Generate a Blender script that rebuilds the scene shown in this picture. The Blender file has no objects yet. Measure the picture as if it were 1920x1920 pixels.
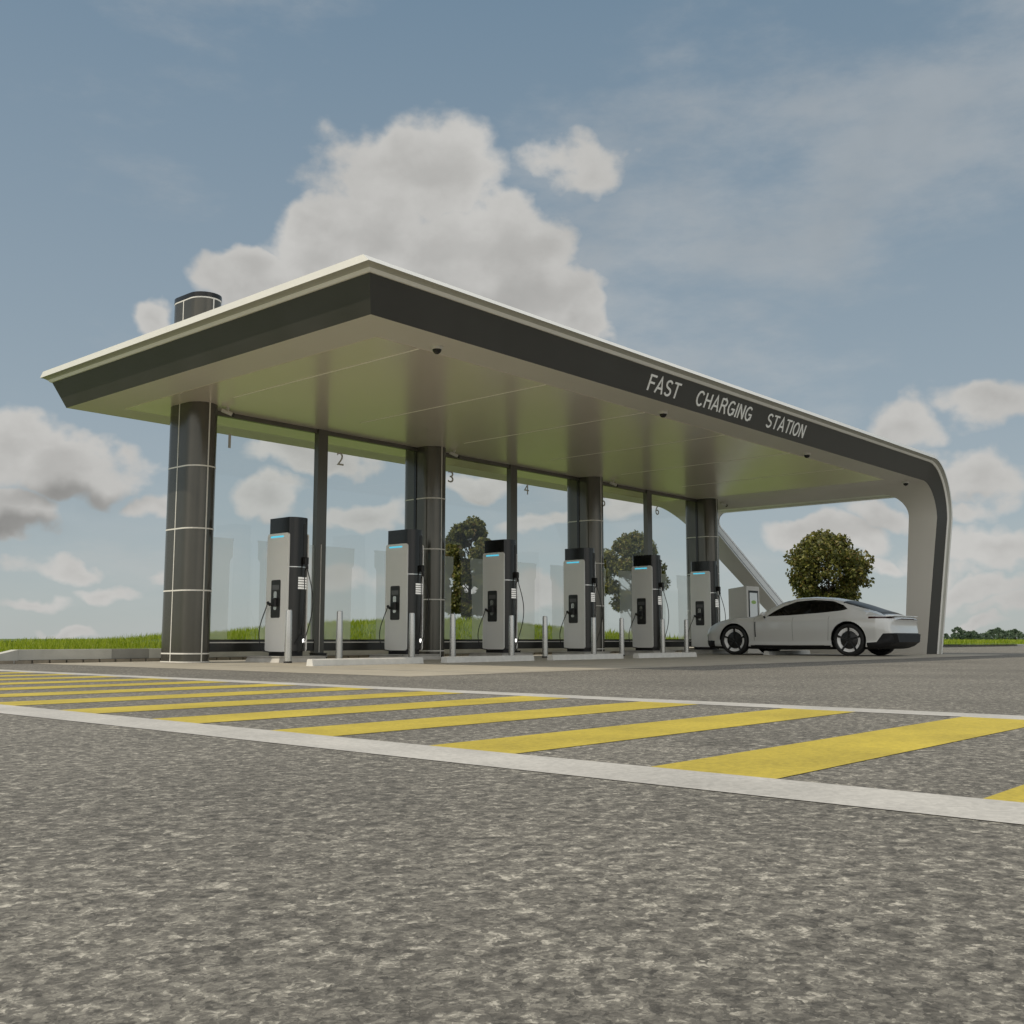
import bpy, bmesh, math, random
import numpy as np
from mathutils import Vector, Matrix

random.seed(7)
C = bpy.context.scene.collection
SC = bpy.context.scene
PI = math.pi

# ------------------------------------------------------------------ materials
def mat(name, base=(.5, .5, .5), rough=.5, metal=0., spec=.5, coat=0., emit=None, estr=1., noise=None, bump=None, trans=None):
    m = bpy.data.materials.new(name); m.use_nodes = True
    nt = m.node_tree; b = nt.nodes['Principled BSDF']
    b.inputs['Base Color'].default_value = (*base, 1)
    b.inputs['Roughness'].default_value = rough
    b.inputs['Metallic'].default_value = metal
    b.inputs['Specular IOR Level'].default_value = spec
    b.inputs['Coat Weight'].default_value = coat
    b.inputs['Coat Roughness'].default_value = .04
    if emit:
        b.inputs['Emission Color'].default_value = (*emit, 1); b.inputs['Emission Strength'].default_value = estr
    tc = nt.nodes.new('ShaderNodeTexCoord')
    if noise:                       # (scale, amount, detail) : mottled base colour and roughness
        n = nt.nodes.new('ShaderNodeTexNoise'); n.inputs['Scale'].default_value = noise[0]; n.inputs['Detail'].default_value = noise[2]
        nt.links.new(tc.outputs['Object'], n.inputs['Vector'])
        r = nt.nodes.new('ShaderNodeMapRange'); r.inputs[1].default_value = .3; r.inputs[2].default_value = .7
        r.inputs[3].default_value = 1 - noise[1]; r.inputs[4].default_value = 1 + noise[1]
        nt.links.new(n.outputs['Fac'], r.inputs[0])
        mx = nt.nodes.new('ShaderNodeVectorMath'); mx.operation = 'SCALE'; mx.inputs[0].default_value = base
        nt.links.new(r.outputs[0], mx.inputs['Scale']); nt.links.new(mx.outputs[0], b.inputs['Base Color'])
        r2 = nt.nodes.new('ShaderNodeMapRange'); r2.inputs[1].default_value = .3; r2.inputs[2].default_value = .7
        r2.inputs[3].default_value = max(0, rough * (1 - noise[1])); r2.inputs[4].default_value = min(1, rough * (1 + noise[1]))
        nt.links.new(n.outputs['Fac'], r2.inputs[0]); nt.links.new(r2.outputs[0], b.inputs['Roughness'])
    if bump:                        # (scale, strength, distance)
        n = nt.nodes.new('ShaderNodeTexNoise'); n.inputs['Scale'].default_value = bump[0]; n.inputs['Detail'].default_value = 6
        nt.links.new(tc.outputs['Object'], n.inputs['Vector'])
        bp = nt.nodes.new('ShaderNodeBump'); bp.inputs['Strength'].default_value = bump[1]; bp.inputs['Distance'].default_value = bump[2]
        nt.links.new(n.outputs['Fac'], bp.inputs['Height']); nt.links.new(bp.outputs[0], b.inputs['Normal'])
    return m

M = {}
M['soffit'] = mat('soffit_plaster', (.66, .63, .575), .45, noise=(.8, .025, 3))
M['ceiling'] = mat('ceiling_metal', (.93, .84, .76), .23, metal=.4)
M['fascia'] = mat('fascia_dark', (.046, .045, .040), .45, noise=(1.2, .12, 4))
M['shell'] = mat('white_shell', (.82, .81, .76), .35, noise=(2.0, .03, 4))
M['shell_groove'] = mat('shell_groove', (.45, .45, .40), .5)
M['slot'] = mat('slot_line', (.95, .93, .84), .5)
M['column'] = mat('column_panel', (.10, .096, .082), .18, metal=.55, noise=(1.5, .10, 3))
M['seam'] = mat('white_seam', (.75, .73, .68), .4)
M['base_panel'] = mat('dark_base_panel', (.035, .035, .032), .2, noise=(2, .1, 2))
M['mullion'] = mat('mullion_metal', (.125, .12, .105), .25, metal=.5)
M['letters'] = mat('sign_letter', (.90, .90, .87), .5)
M['number'] = mat('number_grey', (.50, .49, .45), .5)
M['black'] = mat('black_gloss', (.012, .012, .011), .18, noise=(3, .1, 2))
M['black_matt'] = mat('black_matt', (.013, .013, .013), .6)
M['rubber'] = mat('cable_rubber', (.012, .012, .012), .5)
M['cabinet'] = mat('cabinet_charcoal', (.032, .032, .030), .25, noise=(2, .1, 2))
M['panel'] = mat('panel_silver', (.93, .92, .885), .30, metal=.05, noise=(1.3, .03, 3))
M['holder'] = mat('holder_black', (.030, .030, .029), .35)
M['screen'] = mat('screen_grey', (.14, .14, .14), .2)
M['chrome'] = mat('chrome', (.6, .6, .58), .15, metal=.9)
M['cyan'] = mat('cyan_led', (.05, .45, .6), .4, emit=(.10, .62, .85), estr=.75)
M['footglint'] = mat('foot_glint', (.9, .9, .9), .3, emit=(1, .98, .92), estr=1.6)  # glowing stand-in for a highlight on the charger foot, no real lamp
M['vent'] = mat('vent_white_glow', (.85, .84, .80), .45, emit=(1, .99, .93), estr=.30)  # glow added to make the slats look brightly lit; they are no lamps
M['steel'] = mat('bollard_steel', (.58, .575, .55), .26, metal=.75)
M['concrete'] = mat('concrete', (.52, .50, .46), .85, noise=(6, .13, 7), bump=(60, .3, .01))
M['stop'] = mat('wheel_stop_concrete', (.70, .69, .65), .8, noise=(9, .08, 7), bump=(70, .25, .01))
M['kerb'] = mat('kerb_stone', (.50, .50, .46), .85, noise=(3, .12, 8), bump=(50, .3, .01))
M['kerb_dark'] = mat('kerb_stone_dark', (.28, .28, .26), .85, noise=(3, .12, 8), bump=(50, .3, .01))
M['channel'] = mat('drain_channel', (.30, .26, .20), .8, noise=(7, .2, 6))
M['kiosk'] = mat('kiosk_white', (.70, .68, .63), .35, noise=(1.5, .04, 3))
M['kscreen'] = mat('kiosk_screen', (.50, .53, .53), .1, emit=(.5, .53, .53), estr=.22)
M['kgreen'] = mat('kiosk_logo_green', (.35, .55, .12), .3)
M['kframe'] = mat('kiosk_frame', (.012, .014, .013), .5)
M['dome_white'] = mat('camera_white', (.66, .65, .61), .4)
M['paint'] = mat('car_paint', (.66, .665, .65), .25, metal=.1, coat=1.0)
M['trim'] = mat('car_trim', (.010, .010, .011), .55, spec=.3)
M['tyre'] = mat('tyre', (.013, .013, .013), .75)
M['rim'] = mat('rim_black', (.012, .012, .012), .22)
M['rimring'] = mat('rim_ring_white', (.88, .88, .88), .3)
M['tail'] = mat('tail_light', (.030, .003, .004), .15)
M['rearglass'] = mat('rear_window_dark', (.010, .010, .011), .30, spec=.25)
M['seat'] = mat('seat_leather', (.03, .028, .026), .6)
M['cabin'] = mat('cabin_dark', (.012, .012, .012), .8)
M['bark'] = mat('bark', (.085, .065, .045), .9, bump=(14, .8, .03))

def add(nt, t, **kw):
    n = nt.nodes.new(t)
    for k, v in kw.items(): setattr(n, k, v)
    return n

def glass(name, tint, base_reflect=.05, rough=0.0, f=1.5):
    m = bpy.data.materials.new(name); m.use_nodes = True; nt = m.node_tree; nt.nodes.clear()
    out = add(nt, 'ShaderNodeOutputMaterial'); mx = add(nt, 'ShaderNodeMixShader')
    tr = add(nt, 'ShaderNodeBsdfTransparent'); tr.inputs[0].default_value = (*tint, 1)
    gl = add(nt, 'ShaderNodeBsdfGlossy'); gl.inputs['Roughness'].default_value = rough
    fr = add(nt, 'ShaderNodeFresnel'); fr.inputs[0].default_value = f
    ad = add(nt, 'ShaderNodeMath', operation='MULTIPLY_ADD'); ad.inputs[1].default_value = .75; ad.inputs[2].default_value = base_reflect - .05; ad.use_clamp = True
    nt.links.new(fr.outputs[0], ad.inputs[0]); nt.links.new(ad.outputs[0], mx.inputs[0])
    nt.links.new(tr.outputs[0], mx.inputs[1]); nt.links.new(gl.outputs[0], mx.inputs[2]); nt.links.new(mx.outputs[0], out.inputs[0])
    return m
M['glass'] = glass('pane_glass', (.93, .95, .94), .065)
M['car_glass'] = glass('car_glass', (.10, .105, .11), .05)
def film():
    m = bpy.data.materials.new('frosted_film'); m.use_nodes = True; nt = m.node_tree; nt.nodes.clear()
    out = add(nt, 'ShaderNodeOutputMaterial'); mx = add(nt, 'ShaderNodeMixShader'); m2 = add(nt, 'ShaderNodeMixShader')
    tr = add(nt, 'ShaderNodeBsdfTransparent'); d = add(nt, 'ShaderNodeBsdfDiffuse'); d.inputs[0].default_value = (.95, .96, .94, 1); t = add(nt, 'ShaderNodeBsdfTranslucent'); t.inputs[0].default_value = (.95, .96, .94, 1)
    m2.inputs[0].default_value = .5; nt.links.new(d.outputs[0], m2.inputs[1]); nt.links.new(t.outputs[0], m2.inputs[2])
    mx.inputs[0].default_value = .34; nt.links.new(tr.outputs[0], mx.inputs[1]); nt.links.new(m2.outputs[0], mx.inputs[2]); nt.links.new(mx.outputs[0], out.inputs[0]); return m
M['film'] = film()
M['dome_glass'] = mat('dome_smoked', (.01, .01, .01), .06)

def mm_(nt, op, a, k, c, off):
    n = add(nt, 'ShaderNodeMath', operation=op); nt.links.new(a, n.inputs[0]); n.inputs[1].default_value = k; nt.links.new(c, n.inputs[2])
    o = add(nt, 'ShaderNodeMath', operation='ADD'); nt.links.new(n.outputs[0], o.inputs[0]); o.inputs[1].default_value = off; return o.outputs[0]
def asphalt():
    m = bpy.data.materials.new('asphalt'); m.use_nodes = True; nt = m.node_tree; b = nt.nodes['Principled BSDF']
    tc = add(nt, 'ShaderNodeTexCoord'); b.inputs['Roughness'].default_value = .85
    mp = add(nt, 'ShaderNodeMapping'); nt.links.new(tc.outputs['Object'], mp.inputs[0])
    n0 = add(nt, 'ShaderNodeTexNoise'); n0.inputs['Scale'].default_value = 26; n0.inputs['Detail'].default_value = 9; n0.inputs['Roughness'].default_value = .72
    v = add(nt, 'ShaderNodeTexVoronoi'); v.inputs['Scale'].default_value = 62; v.inputs['Randomness'].default_value = 1
    v2 = add(nt, 'ShaderNodeTexVoronoi'); v2.inputs['Scale'].default_value = 150
    n1 = add(nt, 'ShaderNodeTexNoise'); n1.inputs['Scale'].default_value = .7; n1.inputs['Detail'].default_value = 5
    n2 = add(nt, 'ShaderNodeTexNoise'); n2.inputs['Scale'].default_value = 9; n2.inputs['Detail'].default_value = 6
    wz = add(nt, 'ShaderNodeTexNoise'); wz.inputs['Scale'].default_value = 55; wz.inputs['Detail'].default_value = 3; nt.links.new(mp.outputs[0], wz.inputs['Vector'])
    wa = add(nt, 'ShaderNodeVectorMath', operation='MULTIPLY_ADD'); wa.inputs[1].default_value = (.035, .035, .035); nt.links.new(wz.outputs['Color'], wa.inputs[0]); nt.links.new(mp.outputs[0], wa.inputs[2])
    for n in (n0, n1, n2): nt.links.new(mp.outputs[0], n.inputs['Vector'])
    for n in (v, v2): nt.links.new(wa.outputs[0], n.inputs['Vector'])
    sp = add(nt, 'ShaderNodeSeparateColor'); nt.links.new(v.outputs['Color'], sp.inputs[0])
    sp2 = add(nt, 'ShaderNodeSeparateColor'); nt.links.new(v2.outputs['Color'], sp2.inputs[0])
    # stones: lightness per cell, gaps between them dark
    cr = add(nt, 'ShaderNodeValToRGB'); e = cr.color_ramp.elements
    e[0].position = .0; e[0].color = (.060, .056, .048, 1); e[1].position = 1; e[1].color = (.52, .49, .42, 1)
    x = e.new(.45); x.color = (.145, .136, .117, 1); x = e.new(.8); x.color = (.28, .265, .225, 1)
    a = add(nt, 'ShaderNodeMath', operation='MULTIPLY_ADD'); a.inputs[1].default_value = .46; nt.links.new(sp.outputs[0], a.inputs[0])
    a2 = add(nt, 'ShaderNodeMath', operation='MULTIPLY'); a2.inputs[1].default_value = .45; nt.links.new(sp2.outputs[0], a2.inputs[0])
    a3 = add(nt, 'ShaderNodeMath', operation='MULTIPLY_ADD'); a3.inputs[1].default_value = 2.1; nt.links.new(n0.outputs[0], a3.inputs[0]); nt.links.new(a2.outputs[0], a3.inputs[2])
    nt.links.new(a3.outputs[0], a.inputs[2])
    a4 = add(nt, 'ShaderNodeMath', operation='MULTIPLY_ADD'); a4.inputs[1].default_value = .22; nt.links.new(n2.outputs[0], a4.inputs[0]); nt.links.new(a.outputs[0], a4.inputs[2])
    a5 = add(nt, 'ShaderNodeMath', operation='SUBTRACT'); a5.inputs[1].default_value = 1.12; nt.links.new(a4.outputs[0], a5.inputs[0])
    nt.links.new(a5.outputs[0], cr.inputs[0])
    mr = add(nt, 'ShaderNodeMapRange'); mr.inputs[1].default_value = .3; mr.inputs[2].default_value = .7; mr.inputs[3].default_value = .74; mr.inputs[4].default_value = 1.02
    nt.links.new(n1.outputs[0], mr.inputs[0])
    vs = add(nt, 'ShaderNodeTexVoronoi'); vs.inputs['Scale'].default_value = .55; nt.links.new(wa.outputs[0], vs.inputs['Vector'])
    dr = add(nt, 'ShaderNodeMapRange'); dr.interpolation_type = 'SMOOTHSTEP'; dr.inputs[1].default_value = .03; dr.inputs[2].default_value = .16; dr.inputs[3].default_value = .72; dr.inputs[4].default_value = 1
    nt.links.new(mm_(nt, 'MULTIPLY_ADD', n2.outputs[0], .12, vs.outputs['Distance'], -.06), dr.inputs[0])
    mr2 = add(nt, 'ShaderNodeMath', operation='MULTIPLY'); nt.links.new(mr.outputs[0], mr2.inputs[0]); nt.links.new(dr.outputs[0], mr2.inputs[1])
    sc = add(nt, 'ShaderNodeVectorMath', operation='SCALE'); nt.links.new(cr.outputs[0], sc.inputs[0]); nt.links.new(mr2.outputs[0], sc.inputs['Scale'])
    nt.links.new(sc.outputs[0], b.inputs['Base Color'])
    bp = add(nt, 'ShaderNodeBump'); bp.inputs['Strength'].default_value = .55; bp.inputs['Distance'].default_value = .006
    nt.links.new(a.outputs[0], bp.inputs['Height']); nt.links.new(bp.outputs[0], b.inputs['Normal'])
    return m
M['asphalt'] = asphalt()

def road_paint(name, col, wear=.16):
    m = bpy.data.materials.new(name); m.use_nodes = True; nt = m.node_tree; b = nt.nodes['Principled BSDF']
    b.inputs['Roughness'].default_value = .7
    tc = add(nt, 'ShaderNodeTexCoord')
    n = add(nt, 'ShaderNodeTexNoise'); n.inputs['Scale'].default_value = 34; n.inputs['Detail'].default_value = 9; n.inputs['Roughness'].default_value = .8
    n2 = add(nt, 'ShaderNodeTexNoise'); n2.inputs['Scale'].default_value = 2.2; n2.inputs['Detail'].default_value = 4
    v = add(nt, 'ShaderNodeTexVoronoi'); v.inputs['Scale'].default_value = 70
    for q in (n, n2, v): nt.links.new(tc.outputs['Object'], q.inputs['Vector'])
    sp = add(nt, 'ShaderNodeSeparateColor'); nt.links.new(v.outputs['Color'], sp.inputs[0])
    a = add(nt, 'ShaderNodeMath', operation='ADD'); nt.links.new(n.outputs[0], a.inputs[0]); nt.links.new(n2.outputs[0], a.inputs[1])
    a1 = add(nt, 'ShaderNodeMath', operation='MULTIPLY_ADD'); a1.inputs[1].default_value = .25; nt.links.new(sp.outputs[0], a1.inputs[0]); nt.links.new(a.outputs[0], a1.inputs[2])
    mr = add(nt, 'ShaderNodeMapRange'); mr.inputs[1].default_value = .75; mr.inputs[2].default_value = 1.5; mr.inputs[3].default_value = 1 - wear * 1.5; mr.inputs[4].default_value = 1 + wear
    nt.links.new(a1.outputs[0], mr.inputs[0])
    sc = add(nt, 'ShaderNodeVectorMath', operation='SCALE'); sc.inputs[0].default_value = col; nt.links.new(mr.outputs[0], sc.inputs['Scale'])
    nt.links.new(sc.outputs[0], b.inputs['Base Color'])
    bp = add(nt, 'ShaderNodeBump'); bp.inputs['Strength'].default_value = .35; bp.inputs['Distance'].default_value = .004
    nt.links.new(a1.outputs[0], bp.inputs['Height']); nt.links.new(bp.outputs[0], b.inputs['Normal'])
    return m
M['white_paint'] = road_paint('white_road_paint', (.45, .436, .405), .20)
M['yellow_paint'] = road_paint('yellow_road_paint', (.455, .358, .040), .22)
M['apron'] = road_paint('apron_concrete', (.39, .355, .285), .14)

def foliage(name, cols, trans=.35):
    m = bpy.data.materials.new(name); m.use_nodes = True; nt = m.node_tree; nt.nodes.clear()
    out = add(nt, 'ShaderNodeOutputMaterial'); g = add(nt, 'ShaderNodeNewGeometry')
    cr = add(nt, 'ShaderNodeValToRGB'); cr.color_ramp.interpolation = 'LINEAR'; e = cr.color_ramp.elements
    for i, c in enumerate(cols):
        p = i / (len(cols) - 1)
        el = e[0] if i == 0 else (e[len(e) - 1] if i == len(cols) - 1 else e.new(p))
        el.position = p; el.color = (*c, 1)
    nt.links.new(g.outputs['Random Per Island'], cr.inputs[0])
    d = add(nt, 'ShaderNodeBsdfPrincipled'); d.inputs['Roughness'].default_value = .55; t = add(nt, 'ShaderNodeBsdfTranslucent')
    nt.links.new(cr.outputs[0], d.inputs['Base Color']); nt.links.new(cr.outputs[0], t.inputs[0])
    mx = add(nt, 'ShaderNodeMixShader'); mx.inputs[0].default_value = trans
    nt.links.new(d.outputs[0], mx.inputs[1]); nt.links.new(t.outputs[0], mx.inputs[2]); nt.links.new(mx.outputs[0], out.inputs[0])
    return m
M['leaf'] = foliage('tree_leaves', [(.042, .048, .011), (.075, .088, .016), (.13, .14, .028), (.24, .235, .05), (.16, .105, .03)], .35)
M['far_leaf'] = foliage('far_leaves', [(.07, .12, .07), (.11, .16, .09), (.09, .13, .10)], .2)
M['grass'] = foliage('grass_blades', [(.17, .24, .008), (.25, .33, .012), (.33, .41, .02), (.45, .48, .08)], .5)
M['soil'] = mat('grassy_soil', (.085, .13, .018), .9, noise=(4, .35, 8), bump=(40, .6, .03))

# ------------------------------------------------------------------ mesh helpers
def meshobj(name, verts, faces, m, parent=None, smooth=False, mats=None, midx=None):
    me = bpy.data.meshes.new(name); me.from_pydata([tuple(v) for v in verts], [], faces); me.update()
    if mats:
        for q in mats: me.materials.append(q)
        me.polygons.foreach_set('material_index', midx)
    elif m: me.materials.append(m)
    o = bpy.data.objects.new(name, me); C.objects.link(o)
    if parent: o.parent = parent
    if smooth: me.polygons.foreach_set('use_smooth', [True] * len(me.polygons))
    return o

class MB:
    def __init__(s): s.v = []; s.f = []
    def box(s, x0, x1, y0, y1, z0, z1, ch=0.0):
        if ch <= 0:
            b = len(s.v); s.v += [(x0, y0, z0), (x1, y0, z0), (x1, y1, z0), (x0, y1, z0), (x0, y0, z1), (x1, y0, z1), (x1, y1, z1), (x0, y1, z1)]
            s.f += [tuple(b + i for i in q) for q in ((0, 3, 2, 1), (4, 5, 6, 7), (0, 1, 5, 4), (1, 2, 6, 5), (2, 3, 7, 6), (3, 0, 4, 7))]
        else:
            out = [(x0, y0 + ch), (x0 + ch, y0), (x1 - ch, y0), (x1, y0 + ch), (x1, y1 - ch), (x1 - ch, y1), (x0 + ch, y1), (x0, y1 - ch)]
            ins = [(x0 + ch, y0 + 2 * ch), (x0 + 2 * ch, y0 + ch), (x1 - 2 * ch, y0 + ch), (x1 - ch, y0 + 2 * ch), (x1 - ch, y1 - 2 * ch), (x1 - 2 * ch, y1 - ch), (x0 + 2 * ch, y1 - ch), (x0 + ch, y1 - 2 * ch)]
            s.loft([[(x, y, z0) for x, y in out], [(x, y, z1 - ch) for x, y in out], [(x, y, z1) for x, y in ins]])
        return s
    def loft(s, rings, cap=True, closed=True):
        b = len(s.v); n = len(rings[0])
        for r in rings: s.v += [tuple(p) for p in r]
        for i in range(len(rings) - 1):
            for j in range(n if closed else n - 1):
                k = (j + 1) % n
                s.f.append((b + i * n + j, b + i * n + k, b + (i + 1) * n + k, b + (i + 1) * n + j))
        if cap:
            s.f.append(tuple(b + j for j in reversed(range(n)))); e = b + (len(rings) - 1) * n
            s.f.append(tuple(e + j for j in range(n)))
        return s
    def cyl(s, p, r0, r1, z0, z1, n=20, dz=0):
        rr = [[(p[0] + r * math.cos(2 * PI * i / n), p[1] + r * math.sin(2 * PI * i / n), z) for i in range(n)] for r, z in ((r0, z0), (r1, z1))]
        return s.loft(rr)
    def tube(s, pts, r, n=8, r1=None):
        pts = [Vector(p) for p in pts]; rings = []
        for i, p in enumerate(pts):
            d = (pts[min(i + 1, len(pts) - 1)] - pts[max(i - 1, 0)]).normalized()
            a = d.cross(Vector((0, 0, 1)) if abs(d.z) < .95 else Vector((1, 0, 0))).normalized(); c = d.cross(a)
            rr = r if r1 is None else r + (r1 - r) * i / (len(pts) - 1)
            rings.append([p + a * rr * math.cos(2 * PI * j / n) + c * rr * math.sin(2 * PI * j / n) for j in range(n)])
        return s.loft(rings)
    def plate(s, outline, off, thick, plane='X'):     # outline in (a, b); extruded along plane axis from off to off+thick
        def P(a, b, c): return {'X': (c, a, b), 'Y': (a, c, b), 'Z': (a, b, c)}[plane]
        return s.loft([[P(a, b, off) for a, b in outline], [P(a, b, off + thick) for a, b in outline]])
    def obj(s, name, m, parent=None, smooth=False):
        o = meshobj(name, s.v, s.f, m, parent, smooth)
        bm = bmesh.new(); bm.from_mesh(o.data); bmesh.ops.recalc_face_normals(bm, faces=bm.faces); bm.to_mesh(o.data); bm.free()
        if smooth: autosmooth(o)
        return o

def autosmooth(o, ang=35):
    me = o.data; me.polygons.foreach_set('use_smooth', [True] * len(me.polygons))
    bm = bmesh.new(); bm.from_mesh(me)
    for e in bm.edges:
        if len(e.link_faces) == 2 and e.calc_face_angle(0) > math.radians(ang): e.smooth = False
    bm.to_mesh(me); bm.free()

def rrect(a0, a1, b0, b1, r, n=5):
    out = []
    for cx, cy, t in ((a1 - r, b0 + r, -90), (a1 - r, b1 - r, 0), (a0 + r, b1 - r, 90), (a0 + r, b0 + r, 180)):
        for i in range(n + 1):
            t_ = math.radians(t + 90 * i / n); out.append((cx + r * math.cos(t_), cy + r * math.sin(t_)))
    return out

def round_poly(pts, radii, n=6):
    out = []
    for i, p in enumerate(pts):
        p = Vector(p); a = (Vector(pts[i - 1]) - p); b = (Vector(pts[(i + 1) % len(pts)]) - p); r = radii[i]
        a.normalize(); b.normalize(); ang = a.angle(b); t = r / math.tan(ang / 2)
        bis = (a + b).normalized(); c = p + bis * (r / math.sin(ang / 2))
        s0 = p + a * t; s1 = p + b * t
        for k in range(n + 1):
            u = k / n; q = (s0 * (1 - u) + s1 * u) - c
            out.append(tuple(c + q.normalized() * r))
    return out

def empty(name, loc=(0, 0, 0), rz=0):
    o = bpy.data.objects.new(name, None); C.objects.link(o); o.location = loc; o.rotation_euler = (0, 0, rz); o.empty_display_size = .2
    return o
def tag(o, label=None, cat=None, group=None, kind=None):
    if label: o['label'] = label
    if cat: o['category'] = cat
    if group: o['group'] = group
    if kind: o['kind'] = kind
    return o
def copy_tree(o, parent=None):
    c = o.copy(); C.objects.link(c)
    if parent is not None: c.parent = parent
    for ch in list(o.children): copy_tree(ch, c)
    return c
def struct(o): o['kind'] = 'structure'; return o

# ------------------------------------------------------------------ ground
g = MB(); g.v += [(-1500, -1500, -.06), (3000, -1500, -.06), (3000, 3000, -.06), (-1500, 3000, -.06)]; g.f.append((0, 1, 2, 3))
struct(g.obj('ground', M['soil']))
def sheet(name, x0, x1, y0, y1, z, m):
    s = MB(); s.v += [(x0, y0, z), (x1, y0, z), (x1, y1, z), (x0, y1, z)]; s.f.append((0, 1, 2, 3))
    return struct(s.obj(name, m))
sheet('asphalt_yard', -60, 180, -60, 16.75, 0, M['asphalt'])
sheet('concrete_apron', 7.41, 27.0, 7.96, 16.59, .002, M['apron'])
w = MB(); y = M['yellow_paint']
def flat(mb, x0, x1, y0, y1, z):
    b = len(mb.v); mb.v += [(x0, y0, z), (x1, y0, z), (x1, y1, z), (x0, y1, z)]; mb.f.append((b, b + 1, b + 2, b + 3))
flat(w, 2.385, 2.70, -40, 16.4, .002)
flat(w, 5.43, 5.71, -40, 16.4, .002)
struct(w.obj('white_edge_lines', M['white_paint']))
w = MB(); flat(w, 8.80, 8.84, 8.11, 16.0, .004); flat(w, 8.84, 25.7, 8.11, 8.15, .004)
for x in (12.12, 14.79, 17.46, 20.13, 22.80): flat(w, x - .02, x + .02, 8.15, 11.9, .004)
struct(w.obj('parking_bay_lines', M['white_paint']))
w = MB()
for k in range(-36, 17):
    t = .874 + .96 * k; flat(w, 2.70, 5.43, t - .415, t, .002)
struct(w.obj('yellow_hatch_stripes', M['yellow_paint']))

# kerb along the back of the yard
random.seed(3)
k = MB(); kd = MB(); ch = MB()
x = 7.22
ramp = MB(); zt = .215
ramp.loft([[(5.0, 16.6, 0), (5.0, 16.85, 0), (5.0, 16.85, .03), (5.0, 16.6, .03)], [(6.45, 16.6, 0), (6.45, 16.85, 0), (6.45, 16.85, .035), (6.45, 16.6, .035)], [(7.22, 16.6, 0), (7.22, 16.85, 0), (7.22, 16.85, zt), (7.22, 16.6, zt)]])
k.v += ramp.v; k.f += ramp.f
k.box(-60, 5.0, 16.6, 16.8, 0, .03)
xs = [7.222, 8.755, 9.425, 11.2, 13.3, 15.4, 17.5, 19.6, 21.7, 23.8, 25.9, 27.9]
for i in range(len(xs) - 1):
    (kd if i == 1 else k).box(xs[i], xs[i + 1] - .004, 16.6, 16.85, .055, zt)
k.box(27.9, 170, 17.25, 17.45, 0, .09)
struct(k.obj('kerb', M['kerb']))
struct(kd.obj('kerb_darker_stone', M['kerb_dark']))  # single stone in a darker tone than its neighbours
x = 6.9
while x < 27.8:                                                      # drain channel stones under the kerb
    ch.box(x, x + .245, 16.575, 16.85, -.02, .05); x += .275
struct(ch.obj('drain_channel', M['channel']))
sheet('asphalt_strip', 27.0, 180, 16.75, 17.3, .0, M['asphalt'])

# grass: mound surface + blades
def mound_z(X, Y):
    v = np.maximum(Y - 16.9, 0)
    ramp_ = 1 - np.exp(-(v / 2.2) ** 1.5)
    a = (X - 21.0) * .663 - (Y - 21.5) * .749          # across the view
    b = (X - 21.0) * .749 + (Y - 21.5) * .663
    hill = .78 * np.exp(-(a / 6.8) ** 2 - ((b - 2) / 9.0) ** 2)
    left = .0 * np.exp(-((X - 11) / 6.0) ** 2 - ((Y - 24) / 7.0) ** 2)
    wob = .03 * np.sin(X * 1.3 + Y * .7) + .02 * np.sin(X * .5 - Y * 1.9)
    return .13 + ramp_ * (hill + left + .02 + wob)
nx, ny = 150, 90
gx = np.linspace(-14, 60, nx); gy = 16.86 + (np.linspace(0, 1, ny) ** 1.4) * 43
vs = [(a, b, float(mound_z(a, b))) for b in gy for a in gx]
fs = [(j * nx + i, j * nx + i + 1, (j + 1) * nx + i + 1, (j + 1) * nx + i) for j in range(ny - 1) for i in range(nx - 1)]
struct(meshobj('grass_mound', vs, fs, M['soil'], smooth=True))
sheet('field', 60, 700, 17.46, 600, .06, M['soil'])
def blades(name, X, Y, Z, h, wd, seed, label):
    rng = np.random.default_rng(seed); n = len(X)
    th = rng.uniform(0, 2 * PI, n); lean = rng.normal(0, .28, (n, 2)); hh = h * rng.uniform(.45, 1.2, n) * (1 + .35 * np.sin(X * 2.1) * np.sin(Y * 1.7))
    c = np.cos(th) * wd; s = np.sin(th) * wd
    V = np.zeros((n, 5, 3))
    V[:, 0] = np.c_[X - c, Y - s, Z - .02]; V[:, 1] = np.c_[X + c, Y + s, Z - .02]
    mx = X + lean[:, 0] * hh * .4; my = Y + lean[:, 1] * hh * .4
    V[:, 2] = np.c_[mx + c * .8, my + s * .8, Z + hh * .55]; V[:, 3] = np.c_[mx - c * .8, my - s * .8, Z + hh * .55]
    V[:, 4] = np.c_[X + lean[:, 0] * hh, Y + lean[:, 1] * hh, Z + hh]
    b = (np.arange(n) * 5)
    loops = np.concatenate([np.stack([b, b + 1, b + 2, b + 3], 1), ], 1)
    tri = np.stack([b + 3, b + 2, b + 4], 1)
    me = bpy.data.meshes.new(name); me.vertices.add(n * 5); me.vertices.foreach_set('co', V.reshape(-1))
    L = np.concatenate([loops, tri], 1).reshape(-1)
    me.loops.add(len(L)); me.loops.foreach_set('vertex_index', L)
    me.polygons.add(2 * n); st = np.stack([np.arange(n) * 7, np.arange(n) * 7 + 4], 1).reshape(-1); me.polygons.foreach_set('loop_start', st)
    me.update(calc_edges=True); me.validate(); me.materials.append(M['grass'])
    o = bpy.data.objects.new(name, me); C.objects.link(o); tag(o, label, 'grass', kind='stuff'); return o
rng = np.random.default_rng(5)
n = 90000
Y = 16.88 + rng.uniform(0, 1, n) ** 1.6 * 13; X = rng.uniform(2, 42, n)
blades('mound_grass', X, Y, mound_z(X, Y), .13, .007, 1, 'tall bright green grass covering the low mound behind the kerb')
n = 60000
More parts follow.
